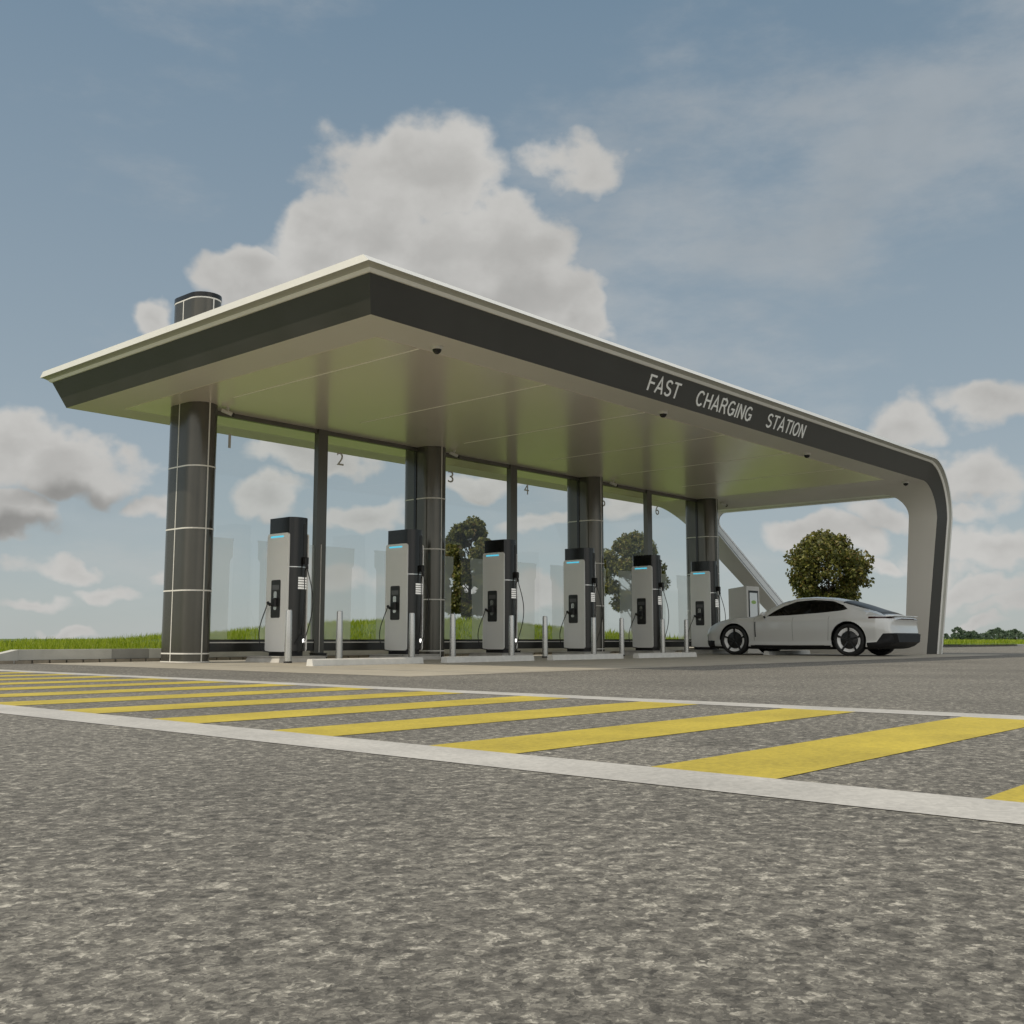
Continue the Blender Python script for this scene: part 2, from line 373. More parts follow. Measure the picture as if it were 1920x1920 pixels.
X = 27.9 + rng.uniform(0, 1, n) ** 1.2 * 130; Y = 17.5 + rng.uniform(0, 1, n) ** 1.3 * 50
zz = np.where(X < 60, mound_z(np.minimum(X, 60), Y), .06)
blades('field_grass', X, Y, zz, .22, .02, 2, 'bright green grass field behind the far kerb at the right')

# ------------------------------------------------------------------ trees
def leaf_cloud(centers, nleaf, size, rng, droop=.3):
    cs = np.array([c[:3] for c in centers]); rs = np.array([c[3] for c in centers])
    wgt = rs ** 2; idx = rng.choice(len(cs), nleaf, p=wgt / wgt.sum())
    d = rng.normal(0, 1, (nleaf, 3)); d /= np.linalg.norm(d, axis=1)[:, None]
    rad = rs[idx] * (rng.uniform(0, 1, nleaf) ** .4)
    P = cs[idx] + d * rad[:, None] * np.array([1, 1, .8])
    a = rng.normal(0, 1, (nleaf, 3)) + d * .5; a /= np.linalg.norm(a, axis=1)[:, None]
    a[:, 2] -= droop; a /= np.linalg.norm(a, axis=1)[:, None]
    b = np.cross(a, rng.normal(0, 1, (nleaf, 3))); b /= np.linalg.norm(b, axis=1)[:, None]
    c = np.cross(a, b); s = size * rng.uniform(.55, 1.25, nleaf)[:, None]
    V = np.stack([P - a * s * .6, P + b * s * .42 + c * s * .10, P + a * s * .8, P - b * s * .42 + c * s * .10], 1)
    return V
def make_tree(name, pos, height, width, crown_base, seed, nleaf, lsize, label, cat='tree', group=None, leafmat='leaf', trunk_r=.075, nclump=90, shape=.5, single=False):
    rng = np.random.default_rng(seed); rnd = random.Random(seed)
    root = empty(name, pos)
    H_ = height; cz = (crown_base + H_) / 2; rz = (H_ - crown_base) / 2
    t = MB(); pts = []
    for i in range(9):
        z = H_ * .82 * i / 8; pts.append((math.sin(z * 1.1 + seed) * .05, math.cos(z * .9 + seed) * .05, z - .1))
    t.tube(pts, trunk_r, 10, .012)
    centers = []
    for i in range(nclump):
        # clump centres on an uneven ellipsoid shell
        u = rnd.uniform(-1, 1); th = rnd.uniform(0, 2 * PI)
        rr = (1 - abs(u) ** 2.2) ** .5 * (1 - shape * max(0, u) * .5)
        k_ = rnd.uniform(.45, 1.0) ** .6
        px = width / 2 * rr * k_ * math.cos(th) * .86; py = width / 2 * rr * k_ * math.sin(th) * .86; pz = cz + rz * .9 * u * (.7 + .3 * k_)
        centers.append((px, py, pz, width * rnd.uniform(.06, .13)))
    br = MB()
    for c in rnd.sample(centers, min(len(centers), 46)):
        z0 = max(crown_base * .75, c[2] - .25 * H_ * rnd.uniform(.3, .9)); s0 = Vector((math.sin(z0 * 1.1 + seed) * .05, math.cos(z0 * .9 + seed) * .05, z0))
        e = Vector(c[:3]); m1 = s0.lerp(e, .5) + Vector((rnd.uniform(-.1, .1), rnd.uniform(-.1, .1), rnd.uniform(-.05, .15)))
        br.tube([s0, m1, e], trunk_r * .3, 6, .006)
    tr = t.obj('trunk', M['bark'], root, smooth=True)
    if not single: br.obj('branches', M['bark'], tr, smooth=True)
    V = leaf_cloud(centers, nleaf, lsize, rng)
    faces = [(4 * i, 4 * i + 1, 4 * i + 2, 4 * i + 3) for i in range(nleaf)]
    meshobj('crown', V.reshape(-1, 3), faces, M[leafmat], root)
    tag(root, label, cat, group)
    return root
make_tree('broadleaf_tree', (23.6, 22.6, .75), 3.45, 2.3, .15, 11, 16000, .10, 'tall narrow leafy tree seen through the glass beside the second pillar', group='broadleaf trees behind the station', nclump=120, shape=.35)
make_tree('broadleaf_tree', (32.6, 22.8, .35), 4.10, 2.9, 1.0, 23, 15000, .095, 'rounded leafy tree seen through the glass right of the third pillar', group='broadleaf trees behind the station', nclump=100, shape=.6)
make_tree('broadleaf_tree', (39.9, 18.45, .12), 4.62, 3.55, 1.35, 31, 17000, .115, 'round dark olive tree behind the car framed by the portal opening', group='broadleaf trees behind the station', nclump=150, shape=.5)
# far trees on the horizon
rnd = random.Random(9)
fps = []
for i, xx in enumerate([1768, 1779, 1791, 1800, 1809, 1817, 1829, 1838, 1849, 1857, 1867, 1877, 1886, 1897, 1906, 1918, 1932, 1955]):
    fps.append((xx, rnd.uniform(230, 300), [1.7, 1.5, 3.1, 2.7, 2.0, 2.2, 1.2, 1.7, 1.2, 2.7, 2.9, 2.4, 1.7, 2.5, 1.4, 1.8, 2.9, 3.1][i]))
where = ['just beside the portal leg', 'second from the portal leg', 'tallest near the portal leg', 'just right of the tallest near one', 'small and low', 'darker', 'lowest of the row', 'rounded', 'narrow', 'broad', 'half hidden', 'middle of the right half', 'slim', 'bushy', 'low and wide', 'at the right edge of the photo', 'last at the edge', 'outermost']
yaw = .72476
protoF = []
for i, (xx, d, h) in enumerate(fps):
    a = (xx - 960) / 1971 * d
    X_ = d * math.cos(yaw) + a * math.sin(yaw); Y_ = d * math.sin(yaw) - a * math.cos(yaw)
    lab = 'hazy distant tree on the horizon beyond the field at the far right'
    if i < 4:
        t = make_tree('distant_tree', (X_, Y_, -.1), h, h * (1.0, 1.9, 1.3, 2.4)[i], .05, 50 + i, 900, .34, lab, group='distant trees on the horizon', leafmat='far_leaf', trunk_r=.1, nclump=22, single=True)
        protoF.append((t, h))
    else:
        s, h0 = protoF[i % 4]; t = copy_tree(s); t.location = (X_, Y_, -.1); t.scale = (h / h0 * rnd.uniform(.8, 1.4), h / h0, h / h0); t.rotation_euler = (0, 0, i * 1.3)

# ------------------------------------------------------------------ station building
ST = empty('charging_station', (8.0, 9.36, 0))
tag(ST, 'long canopy building with glass back wall, dark pillars, curved white end and dark sign fascia', 'station building')
ST_off = Vector((8.0, 9.36, 0))
def part(mb, name, m, parent=None, smooth=False):
    p = parent or ST
    off = ST_off if p is ST else Vector((0, 0, 0))
    if p is ST: mb.v = [tuple(Vector(v) - ST_off) for v in mb.v]
    return mb.obj(name, m, p, smooth)
def sub(mb, name, m, parent, smooth=False):      # child of a station part: same local frame (part origin = station origin)
    mb.v = [tuple(Vector(v) - ST_off) for v in mb.v]
    return mb.obj(name, m, parent, smooth)

ZS = 4.24; XI = 26.61; R = .85; CX = XI - R; CZ = ZS - R
prof = [(0, 0), (.18, .43), (.20, .432), (.235, .47), (.285, .500), (.325, .508), (.225, .600), (.18, .610)]
bleft = [0, .18, .20, .235, .285, .325, .325, .22]   # (outward b, thickness n)
def path(nn):                 # list of (x, z, t_in_z, bf) along the roof for thickness offset nn
    out = []
    for xx in (8.02, 12, 16, 20, 24, CX): out.append((xx, ZS + nn, ZS, 1.0, False))
    for i in range(1, 25):
        a = PI / 2 * i / 24; r = R + nn
        out.append((CX + r * math.sin(a), CZ + r * math.cos(a), CZ + R * math.cos(a), 1 - .45 * i / 24, False))
    for i in range(1, 13):
        z = CZ + (-.05 - CZ) * i / 12; out.append((XI + nn, z, z, .55, False))
    return out
paths = [path(n_) for b_, n_ in prof]
NT = len(paths[0]); K = len(prof)
def yfront(zi): return 9.36 + (.42 * (CZ - zi) / CZ if zi < CZ else 0)
def yrear(zi): return 17.12 - .97 * (ZS - zi)
def bprof(kk, x_, bf):
    b_ = prof[kk][0]
    if kk == 6: b_ += .05 * max(0, min(1, (x_ - 13) / 10)) + .05 * (1 - bf) / .45
    return b_ * bf
rings = []
for t in range(NT):
    ring = []
    for kk in range(K):
        x_, z_, zi, bf, _ = paths[kk][t]; b_ = bprof(kk, x_, bf)
        if t == 0: x_ -= bleft[kk]
        ring.append((x_, yfront(zi) - b_, z_))
    for kk in reversed(range(K)):
        x_, z_, zi, bf, _ = paths[kk][t]; b_ = bprof(kk, x_, bf)
        if t == 0: x_ -= bleft[kk]
        ring.append((x_, yrear(zi) + b_, z_))
    rings.append(ring)
V = [p for r in rings for p in r]; F = []; MI = []
mids = [1, 2, 2, 3, 3, 2, 2]      # between profile k and k+1: 1 fascia 2 shell 3 groove
N2 = 2 * K
for t in range(NT - 1):
    for j in range(N2):
        k2 = (j + 1) % N2
        F.append((t * N2 + j, (t + 1) * N2 + j, (t + 1) * N2 + k2, t * N2 + k2))
        if j < K - 1: MI.append(mids[j])
        elif j == K - 1: MI.append(2)
        elif j < N2 - 1: MI.append(mids[N2 - 2 - j])
        else: MI.append(0)
for kk in range(K - 1):           # left end
    F.append((kk, kk + 1, N2 - 2 - kk, N2 - 1 - kk)); MI.append(mids[kk])
e = (NT - 1) * N2; F.append(tuple(e + j for j in range(N2))); MI.append(2)
# the top face between the two last profile points closes the shell; ring edge K-1 -> K is that outer skin
solid = meshobj('canopy_solid', V, F, None, mats=[M['soffit'], M['fascia'], M['shell'], M['shell_groove']], midx=MI)
bm = bmesh.new(); bm.from_mesh(solid.data); bmesh.ops.recalc_face_normals(bm, faces=bm.faces); bm.to_mesh(solid.data); bm.free()
opening = round_poly([(10.02, 4.05), (16.17, 4.05), (13.33, .72), (10.27, .72)], [.55, .26, .40, .30], 9)
cm = MB(); cm.plate(opening, 25.0, 4.0, 'X'); cutter = cm.obj('cutter', M['shell'])
cutter.data.materials.clear()
for q in ('soffit', 'fascia', 'shell', 'shell_groove'): cutter.data.materials.append(M[q])
cutter.data.polygons.foreach_set('material_index', [2] * len(cutter.data.polygons))
md = solid.modifiers.new('b', 'BOOLEAN'); md.object = cutter; md.operation = 'DIFFERENCE'; md.solver = 'EXACT'
bpy.context.view_layer.update()
dg = bpy.context.evaluated_depsgraph_get(); res = bpy.data.meshes.new_from_object(solid.evaluated_get(dg))
print('boolean faces', len(res.polygons), len(solid.data.polygons))
bpy.data.objects.remove(solid); bpy.data.objects.remove(cutter)
names = ['soffit', 'fascia', 'roof_shell', 'shell_groove']; mts = ['soffit', 'fascia', 'shell', 'shell_groove']
parts = {}
for mi in range(4):
    vm = {}; vs_ = []; fs_ = []
    for p in res.polygons:
        if p.material_index != mi: continue
        f_ = []
        for vi in p.vertices:
            if vi not in vm: vm[vi] = len(vs_); vs_.append(Vector(res.vertices[vi].co) - ST_off)
            f_.append(vm[vi])
        fs_.append(f_)
    o = meshobj(names[mi], vs_, fs_, M[mts[mi]], ST); autosmooth(o, 25); parts[names[mi]] = o
parts['shell_groove'].parent = parts['roof_shell']

# dark grooves around the opening's reveal
def loop_strip(outline, x0, x1, off):
    mb = MB(); n = len(outline); cy = 12.5; cz = 2.6
    ring0, ring1 = [], []
    for i in range(n):
        p = Vector(outline[i]); a = Vector(outline[i - 1]); b = Vector(outline[(i + 1) % n]); d = (b - a).normalized(); nrm = Vector((d.y, -d.x))
        if nrm.dot(Vector((cy, cz)) - p) < 0: nrm = -nrm
        q = p + nrm * off; ring0.append((x0, q.x, q.y)); ring1.append((x1, q.x, q.y))
    mb.loft([ring0, ring1], cap=False); return mb
for (a_, b_) in ((26.70, 26.735), (27.08, 27.105)):
    s = sub(loop_strip(opening, a_, b_, .003), 'reveal_groove', M['fascia'], parts['roof_shell'])

# ceiling lining and its slots
cmb = MB(); cmb.box(8.69, 24.99, 10.01, 16.42, ZS - .006, ZS + .02); ceil = part(cmb, 'ceiling_lining', M['ceiling'])
for i in range(6):
    sl = MB(); sl.box(9.415 + 2.66 * i, 9.443 + 2.66 * i, 10.02, 14.33, ZS - .009, ZS - .003); sub(sl, 'ceiling_slot', M['slot'], ceil)
jb = MB(); jb.v = []; 
# joint on the fascia near the bend
j0 = Vector((25.84, 9.355, 4.30)); j1 = Vector((25.60, 9.20, 4.64))
jb.tube([j0 + Vector((0, -.0, 0)), j1], .006, 4); sub(jb, 'fascia_joint', M['black_matt'], parts['fascia'])

# sign letters on the sloping fascia
def text_mesh(body, size, extrude, name, m, parent, mtx, xscale=1.0, spacing=1.0):
    cu = bpy.data.curves.new(name, 'FONT'); cu.body = body; cu.size = size; cu.extrude = extrude; cu.space_character = spacing
    to = bpy.data.objects.new(name, cu); C.objects.link(to); bpy.context.view_layer.update()
    me = bpy.data.meshes.new_from_object(to.evaluated_get(bpy.context.evaluated_depsgraph_get())); bpy.data.objects.remove(to)
    xs_ = [v.co.x for v in me.vertices]; ys_ = [v.co.y for v in me.vertices]
    return me, (min(xs_), max(xs_), min(ys_), max(ys_))
tilt = Vector((0, -.18, .43)).normalized(); xax = Vector((1, 0, 0)); nrm = xax.cross(tilt).normalized()   # nrm points to -Y
def put_text(body, x0, x1, h0, h1, name, parent, m, origin, up, normal, depth, off):
    me, bb = text_mesh(body, .3, 0.0, name, m, parent, None)
    sx = (x1 - x0) / (bb[1] - bb[0]); sy = (h1 - h0) / (bb[3] - bb[2])
    bm = bmesh.new(); bm.from_mesh(me)
    r = bmesh.ops.extrude_face_region(bm, geom=bm.faces[:])
    for v in [q for q in r['geom'] if isinstance(q, bmesh.types.BMVert)]: v.co.z += 1
    for v in bm.verts:
        c = v.co.copy(); u = x0 + (c.x - bb[0]) * sx; hgt = h0 + (c.y - bb[2]) * sy
        v.co = Vector((u, 0, 0)) + Vector((0, origin.y, origin.z)) + up * hgt + normal * (off + c.z * depth) - ST_off
    bmesh.ops.recalc_face_normals(bm, faces=bm.faces); bm.to_mesh(me); bm.free(); me.materials.clear(); me.materials.append(m)
    o = bpy.data.objects.new(name, me); C.objects.link(o); o.parent = parent; return o
org = Vector((0, 9.36, 4.24))
def arc(cx, cy, rx, ry, a0, a1, n=14): return [(cx + rx * math.cos(math.radians(a0 + (a1 - a0) * i / n)), cy + ry * math.sin(math.radians(a0 + (a1 - a0) * i / n))) for i in range(n + 1)]
GLY = {'F': (.56, [[(.07, 0), (.07, 1)], [(.0, .955), (.56, .955)], [(.07, .52), (.50, .52)]]),
       'A': (.70, [[(.04, 0), (.35, .98), (.66, 0)], [(.16, .32), (.54, .32)]]),
       'S': (.62, [arc(.31, .735, .235, .22, 25, 180, 12) + arc(.31, .735, .235, .22, 180, 255, 5)[1:] + arc(.31, .265, .25, .22, 75, 0, 5)[0:] + arc(.31, .265, .25, .22, 0, -155, 12)[1:]]),
       'T': (.62, [[(.31, 0), (.31, .96)], [(0, .955), (.62, .955)]]),
       'C': (.70, [arc(.36, .5, .30, .455, 42, 318, 26)]),
       'H': (.64, [[(.07, 0), (.07, 1)], [(.57, 0), (.57, 1)], [(.07, .52), (.57, .52)]]),
       'R': (.66, [[(.07, 0), (.07, 1)], [(.07, .955), (.36, .955)] + arc(.36, .735, .20, .22, 90, -90, 10) + [(.07, .515)], [(.38, .515), (.60, 0)]]),
       'G': (.74, [arc(.37, .5, .30, .455, 45, 330, 26) + [(.665, .20), (.665, .46), (.38, .46)]]),
       'I': (.14, [[(.07, 0), (.07, 1)]]),
       'N': (.64, [[(.07, 0), (.07, 1)], [(.07, .97), (.57, .03)], [(.57, 0), (.57, 1)]]),
       'O': (.74, [arc(.37, .5, .305, .455, 0, 360, 32)])}
def letter(chh, x0, w_, h0, h1, sw, level):
    mb = MB(); gw, strokes = GLY[chh]
    for si, st_ in enumerate(strokes):
        P = [Vector((x0 + a * w_, h0 + b * (h1 - h0))) for a, b in st_]; closed = (P[0] - P[-1]).length < 1e-4
        L1, L2 = [], []
        for i, p in enumerate(P):
            if closed: d1 = (p - P[i - 1 if i > 0 else -2]).normalized(); d2 = (P[i + 1 if i < len(P) - 1 else 1] - p).normalized()
            else: d1 = (p - P[i - 1]).normalized() if i > 0 else (P[1] - p).normalized(); d2 = (P[i + 1] - p).normalized() if i < len(P) - 1 else d1
            m_ = (d1 + d2).normalized(); nn = Vector((-m_.y, m_.x)); k2 = 1 / max(.5, m_.dot(d1))
            L1.append(p + nn * sw / 2 * k2); L2.append(p - nn * sw / 2 * k2)
        top = .011 + .0012 * si + level
        def W3(q, o): return tuple(Vector((q.x, 0, 0)) + Vector((0, org.y, org.z)) + tilt * q.y + nrm * o)
        mb.loft([[W3(L1[i], .001), W3(L2[i], .001), W3(L2[i], top), W3(L1[i], top)] for i in range(len(P))])
    return mb
for wd, a_, b_ in (('FAST', 13.76, 14.66), ('CHARGING', 15.20, 17.10), ('STATION', 17.68, 19.22)):
    hgt0, hgt1 = .112, .372; gap = .12; tot = sum(GLY[c][0] for c in wd) + gap * (len(wd) - 1); sc_w = (b_ - a_) / tot; xx_ = a_
    allm = MB()
    for c in wd:
        l_ = letter(c, xx_, sc_w, hgt0, hgt1, .035, 0); off = len(allm.v); allm.v += l_.v; allm.f += [tuple(off + q for q in f) for f in l_.f]
        xx_ += (GLY[c][0] + gap) * sc_w
    part(allm, 'sign_lettering', M['letters'])['label'] = 'light grey capital letters reading ' + wd

# pillars
def stadium(cx, cy, r, L, n=12):
    out = []
    for i in range(n + 1):
        a = PI + PI * i / n; out.append((cx + r * math.cos(a), cy - L + r * math.sin(a)))
    for i in range(n + 1):
        a = PI * i / n; out.append((cx + r * math.cos(a), cy + L + r * math.sin(a)))
    return out
GY = 15.4
for i in range(4):
    cx = 9.38 + 5.34 * i; top = 6.07 if i == 0 else ZS + .3
    mb = MB(); st = stadium(cx, GY, .268, .21)
    mb.loft([[(a, b, 0.012) for a, b in st], [(a, b, top) for a, b in st]])
    col = part(mb, 'pillar', M['column'], smooth=True)
    sm = MB(); st2 = stadium(cx, GY, .2705, .21)
    zs_ = [0.148, 1.156, 2.159, 3.18] + ([4.95, 6.0] if i == 0 else [])
    for z in zs_: sm.loft([[(a, b, z - .011) for a, b in st2], [(a, b, z + .011) for a, b in st2]])
    st3 = stadium(cx, GY, .276, .21); sm.loft([[(a, b, .006) for a, b in st3], [(a, b, .024) for a, b in st3]])
    for (px_, py_) in ([(cx - .268, GY)] if i == 0 else []) + [(cx, GY - .478), (cx, GY + .478)]:
        if abs(px_ - cx) > .1: sm.box(px_ - .003, px_ + .003, py_ - .010, py_ + .010, .02, top - .07 if i == 0 else ZS)
        else: sm.box(px_ - .010, px_ + .010, py_ - .003, py_ + .003, .02, top - .07 if i == 0 else ZS)
    sub(sm, 'seam_trim', M['seam'], col)
    if i == 0:
        cp = MB(); s4 = stadium(cx, GY, .275, .21); cp.loft([[(a, b, 6.0125) for a, b in s4], [(a, b, 6.09) for a, b in s4]]); sub(cp, 'pillar_cap', M['black'], col, True)

# glass back wall
numbers = '123456'
mull = [12.05, 17.39, 22.73]
edges = [9.38 + .262, 12.05 - .11, 12.05 + .11, 14.72 - .262, 14.72 + .262, 17.39 - .11, 17.39 + .11, 20.06 - .262, 20.06 + .262, 22.73 - .11, 22.73 + .11, 25.4 - .262]
for mx_ in mull:
    mb = MB(); mb.box(mx_ - .11, mx_ + .11, GY - .06, GY + .06, .12, ZS - .006); o = part(mb, 'mullion', M['mullion'])
    s = MB(); s.box(mx_ - .008, mx_ + .008, GY - .066, GY - .0605, .14, 2.1); sub(s, 'seam_trim', M['seam'], o)
    s = MB(); s.box(mx_ - .10, mx_ + .10, GY - .16, GY + .08, .0, .12); s.box(mx_ - .11, mx_ + .11, GY - .17, GY + .09, .12, .13)
    sub(s, 'mullion_foot', M['black'], o)
numx = [10.08, 12.50, 15.45, 17.88, 20.79, 23.17]
for i in range(6):
    x0, x1 = edges[2 * i], edges[2 * i + 1]
    g_ = MB(); b_ = 0; g_.v += [(x0, GY, .372), (x1, GY, .372), (x1, GY, ZS - .08), (x0, GY, ZS - .08)]; g_.f.append((0, 1, 2, 3))
    pane = part(g_, 'glass_pane', M['glass'])
    gc = 10.47 + 2.665 * i; zt_, zn = 2.08, 1.76      # frosted film either side of a clear bottle-shaped strip
    for side, ol in (('l', [(x0 + .01, .375), (gc - .315, .375), (gc - .305, zn - .06), (gc - .255, zn), (gc - .25, zt_ - .05), (gc - .235, zt_), (x0 + .01, zt_)]),
                     ('r', [(x1 - .01, .375), (gc + .315, .375), (gc + .30, zn - .06), (gc + .255, zn), (gc + .25, zt_ - .05), (gc + .235, zt_), (x1 - .01, zt_)])):
        fm = MB(); fm.v += [(a, GY - .003, b) for a, b in ol]; fm.f.append(tuple(range(len(ol)))); sub(fm, 'frosted_film', M['film'], pane)
    w_ = .05 if i == 0 else .16
    put_text(numbers[i], numx[i] - w_ / 2, numx[i] + w_ / 2, 3.63, 3.875, 'bay_number', pane, M['number'], Vector((0, GY, 0)), Vector((0, 0, 1)), Vector((0, -1, 0)), .006, .002)['label'] = 'grey number %s on the glass' % numbers[i]
    r_ = MB(); r_.box(x0, x1, GY - .04, GY + .04, .168, .372); rail = part(r_, 'base_panel', M['base_panel'])
    r_ = MB(); r_.box(x0, x1, GY - .0435, GY - .0405, .312, .330); sub(r_, 'base_trim', M['seam'], rail)
    for xe in (x0, x1):
        if abs(min(abs(xe - 12.05), abs(xe - 17.39), abs(xe - 22.73))) > .2:
            r_ = MB(); r_.box(xe - .022, xe + .022, GY - .03, GY + .03, .168, ZS - .006); part(r_, 'edge_frame', M['black'])
    r_ = MB(); r_.box(x0, x1, GY - .035, GY + .035, ZS - .085, ZS - .006); part(r_, 'head_rail', M['mullion'])

# ------------------------------------------------------------------ security cameras
def dome_camera(x, lab):
    r = empty('dome_camera', (x, 9.76, ZS)); tag(r, lab, 'security camera', 'dome cameras under the front soffit')
    mb = MB(); mb.cyl((0, 0), .075, .085, -.045, 0, 24); mb.obj('housing', M['dome_white'], r, True)
    mb = MB(); rings_ = [[(.062 * math.cos(a) * math.cos(2 * PI * i / 20), .062 * math.cos(a) * math.sin(2 * PI * i / 20), -.044 - .062 * math.sin(a)) for i in range(20)] for a in (0, .4, .8, 1.2, 1.5)]
    mb.loft(rings_); mb.obj('dome', M['dome_glass'], r, True); return r
for x_, lab in ((9.52, 'white dome camera with black lens near the front left corner of the ceiling'), (14.92, 'white dome camera below the word FAST'), (20.33, 'white dome camera just right of the word STATION'), (25.7, 'white dome camera at the curved end of the canopy')):
    dome_camera(x_, lab)
def bullet_camera(x, y_, lab):
    r = empty('bullet_camera', (x, y_, ZS)); tag(r, lab, 'security camera', 'small bullet cameras at the pillar tops')
    mb = MB(); mb.cyl((0, 0), .03, .03, -.03, 0, 16); mb.tube([(0, 0, -.02), (.01, -.01, -.09)], .012, 8); mb.obj('bracket', M['dome_white'], r, True)
    mb = MB(); mb.tube([(-.10, .03, -.055), (.06, -.05, -.12)], .032, 14); mb.obj('camera_body', M['dome_white'], r, True)
    mb = MB(); mb.tube([(.055, -.047, -.118), (.085, -.062, -.131)], .036, 14); mb.obj('lens_hood', M['black'], r, True); return r
for x_, lab in ((9.80, 'small bullet camera beside the top of the first pillar'), (15.20, 'small bullet camera beside the top of the second pillar'), (20.75, 'small bullet camera beside the top of the third pillar'), (26.0, 'small bullet camera beside the top of the last pillar')):
    bullet_camera(x_, 15.05, lab)

# ------------------------------------------------------------------ chargers
def core_outline(hw, y0, y1, bulge, n=14):
    out = []
    for i in range(n + 1):
        t = -1 + 2 * i / n; out.append((hw * t, y0 - bulge * (1 - abs(t) ** 2.6)))
    out += [(hw, y1 - .04), (hw - .04, y1), (-hw + .04, y1), (-hw, y1 - .04)]
    return out
def make_charger():
    r = empty('ev_charger', (0, 0, 0))
    o0 = core_outline(.185, -.27, .30, .075)
    mb = MB(); mb.plate(o0, .18, 1.40, 'Z'); cab = mb.obj('cabinet', M['cabinet'], r, True)
    o1 = core_outline(.188, -.273, .303, .077)
    mb = MB(); mb.plate(o1, 1.584, .82, 'Z'); mb.obj('cabinet_top', M['black'], r, True)
    mb = MB(); mb.plate(o0, 1.58, .0, 'Z') if False else None
    s = MB(); s.plate(core_outline(.1875, -.272, .30, .077), 1.565, .015, 'Z'); s.obj('joint_trim', M['chrome'], cab, True)
    mb = MB(); mb.plate(core_outline(.17, -.24, .27, .06), .10, .08, 'Z'); mb.obj('foot', M['black_matt'], r, True)
    # front: vent, painted glint, connector, cable
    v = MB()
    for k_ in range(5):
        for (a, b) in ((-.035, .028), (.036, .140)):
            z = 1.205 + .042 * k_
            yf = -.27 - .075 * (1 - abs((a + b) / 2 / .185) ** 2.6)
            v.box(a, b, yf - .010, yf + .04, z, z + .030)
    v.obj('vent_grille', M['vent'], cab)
    gr = MB(); gr.plate(rrect(.055, .115, 1.72, 2.30, .028), -.352, .03, 'Y'); gr.obj('connector_slot', M['holder'], r)
    c = MB(); c.box(.05, .125, -.42, -.33, 1.62, 1.74, .012); c.tube([(.09, -.40, 1.63), (.095, -.41, 1.54)], .022, 10); c.obj('connector', M['rubber'], r, True)
    cb = MB(); pts = []
    for i in range(25):
        t = i / 24; pts.append((.095 + .10 * math.sin(PI * t) * (1 - t) + -.06 * t, -.41 - .13 * math.sin(PI * t), 1.55 - 1.3 * t ** .9))
    pts += [(.03, -.40, .20), (-.02, -.36, .16)]
    cb.tube(pts, .0085, 8)
    pts = [(.08, -.40, 1.56)] + [(.07 - .04 * t, -.375 - .03 * math.sin(PI * t), 1.5 - 1.05 * t) for t in [k / 10 for k in range(11)]] + [(-.08, -.37, .30)]
    cb.tube(pts, .0085, 8)
    cb.obj('charging_cable', M['rubber'], r, True)
    lm = MB(); lm.plate([(.112 + .030 * math.cos(2 * PI * q / 20), .35 + .036 * math.sin(2 * PI * q / 20)) for q in range(20)], -.335, .05, 'Y'); lm.obj('foot_glint', M['footglint'], r, True)  # glint put in as a small glowing disc
    for s_ in (-1, 1):
        xo = -.21 if s_ < 0 else .185
        p = MB(); p.plate(rrect(-.295, .295, .17, 2.14, .05), xo, .025, 'X'); pan = p.obj('side_panel', M['panel'], r, True)
        xf = (-.21 - .004) if s_ < 0 else .21
        l = MB(); l.plate(rrect(-.155, .20, 2.07, 2.098, .012), xf, .004, 'X'); l.obj('light_bar', M['cyan'], pan)
        h = MB(); h.plate(rrect(-.105, .15, .73, 1.36, .03), xf, .004, 'X'); ho = h.obj('holder_plate', M['holder'], pan)
        xf2 = xf - .003 if s_ < 0 else xf + .004
        q = MB(); q.plate(rrect(-.07, .115, 1.195, 1.275, .008), xf2, .003, 'X'); q.obj('screen', M['screen'], ho)
        q = MB(); q.plate(rrect(-.01, .075, .86, 1.17, .03), xf2, .003, 'X'); q.obj('socket_plate', M['chrome'], ho)
        xc = xf - .02 if s_ < 0 else xf + .02
        q = MB(); q.box(xc - .04, xc + .04, -.045, .085, .915, 1.06, .02); q.tube([(xc, .02, .97), (xc + s_ * .05, .09, .95), (xc + s_ * .04, .15, .985)], .026, 10)
        q.obj('connector', M['rubber'], pan, True)
        q = MB(); pts = [(xc + s_ * .04, .15, .985)]
        for i in range(1, 17):
            t = i / 16; pts.append((xc + s_ * (.04 + .03 * math.sin(PI * t)), .15 + .20 * math.sin(PI * t * .75) - .02 * t, .985 - .80 * t ** .85))
        pts += [(xc, .14, .165), (xc - s_ * .0, .06, .145)]
        q.tube(pts, .0085, 8); q.obj('charging_cable', M['rubber'], pan, True)
    return r
ordn = ['first', 'second', 'third', 'fourth', 'fifth', 'sixth']
where_c = ['beside the first pillar at the left end', 'just left of the second pillar', 'in front of the glass bay numbered 3', 'just left of the third pillar', 'in front of the glass bay right of the third pillar', 'beside the nose of the parked car']
pr = make_charger()
for i in range(6):
    c = pr if i == 0 else copy_tree(pr)
    c.location = (10.76 + 2.67 * i, 14.585, 0); tag(c, 'silver and black charging post %s' % where_c[i], 'ev charger', 'row of charging posts')
# concrete pads
mb = MB(); mb.loft([[(-.50, -.52, 0), (.50, -.52, 0), (.50, .42, 0), (-.50, .42, 0)], [(-.46, -.49, .088), (.46, -.49, .088), (.46, .40, .088), (-.46, .40, .088)], ])
mb.box(-.485, .485, -.515, .42, .0885, .0995)
p0 = mb.obj('charger_plinth', M['concrete'])
for i in range(6):
    o = p0 if i == 0 else p0.copy()
    if i: C.objects.link(o)
    o.location = (10.76 + 2.67 * i, 14.6, 0); o.rotation_euler = (0, 0, 0)
    tag(o, 'low concrete pad under the %s charging post from the left' % ordn[i], 'concrete pad', 'pads under the charging posts')
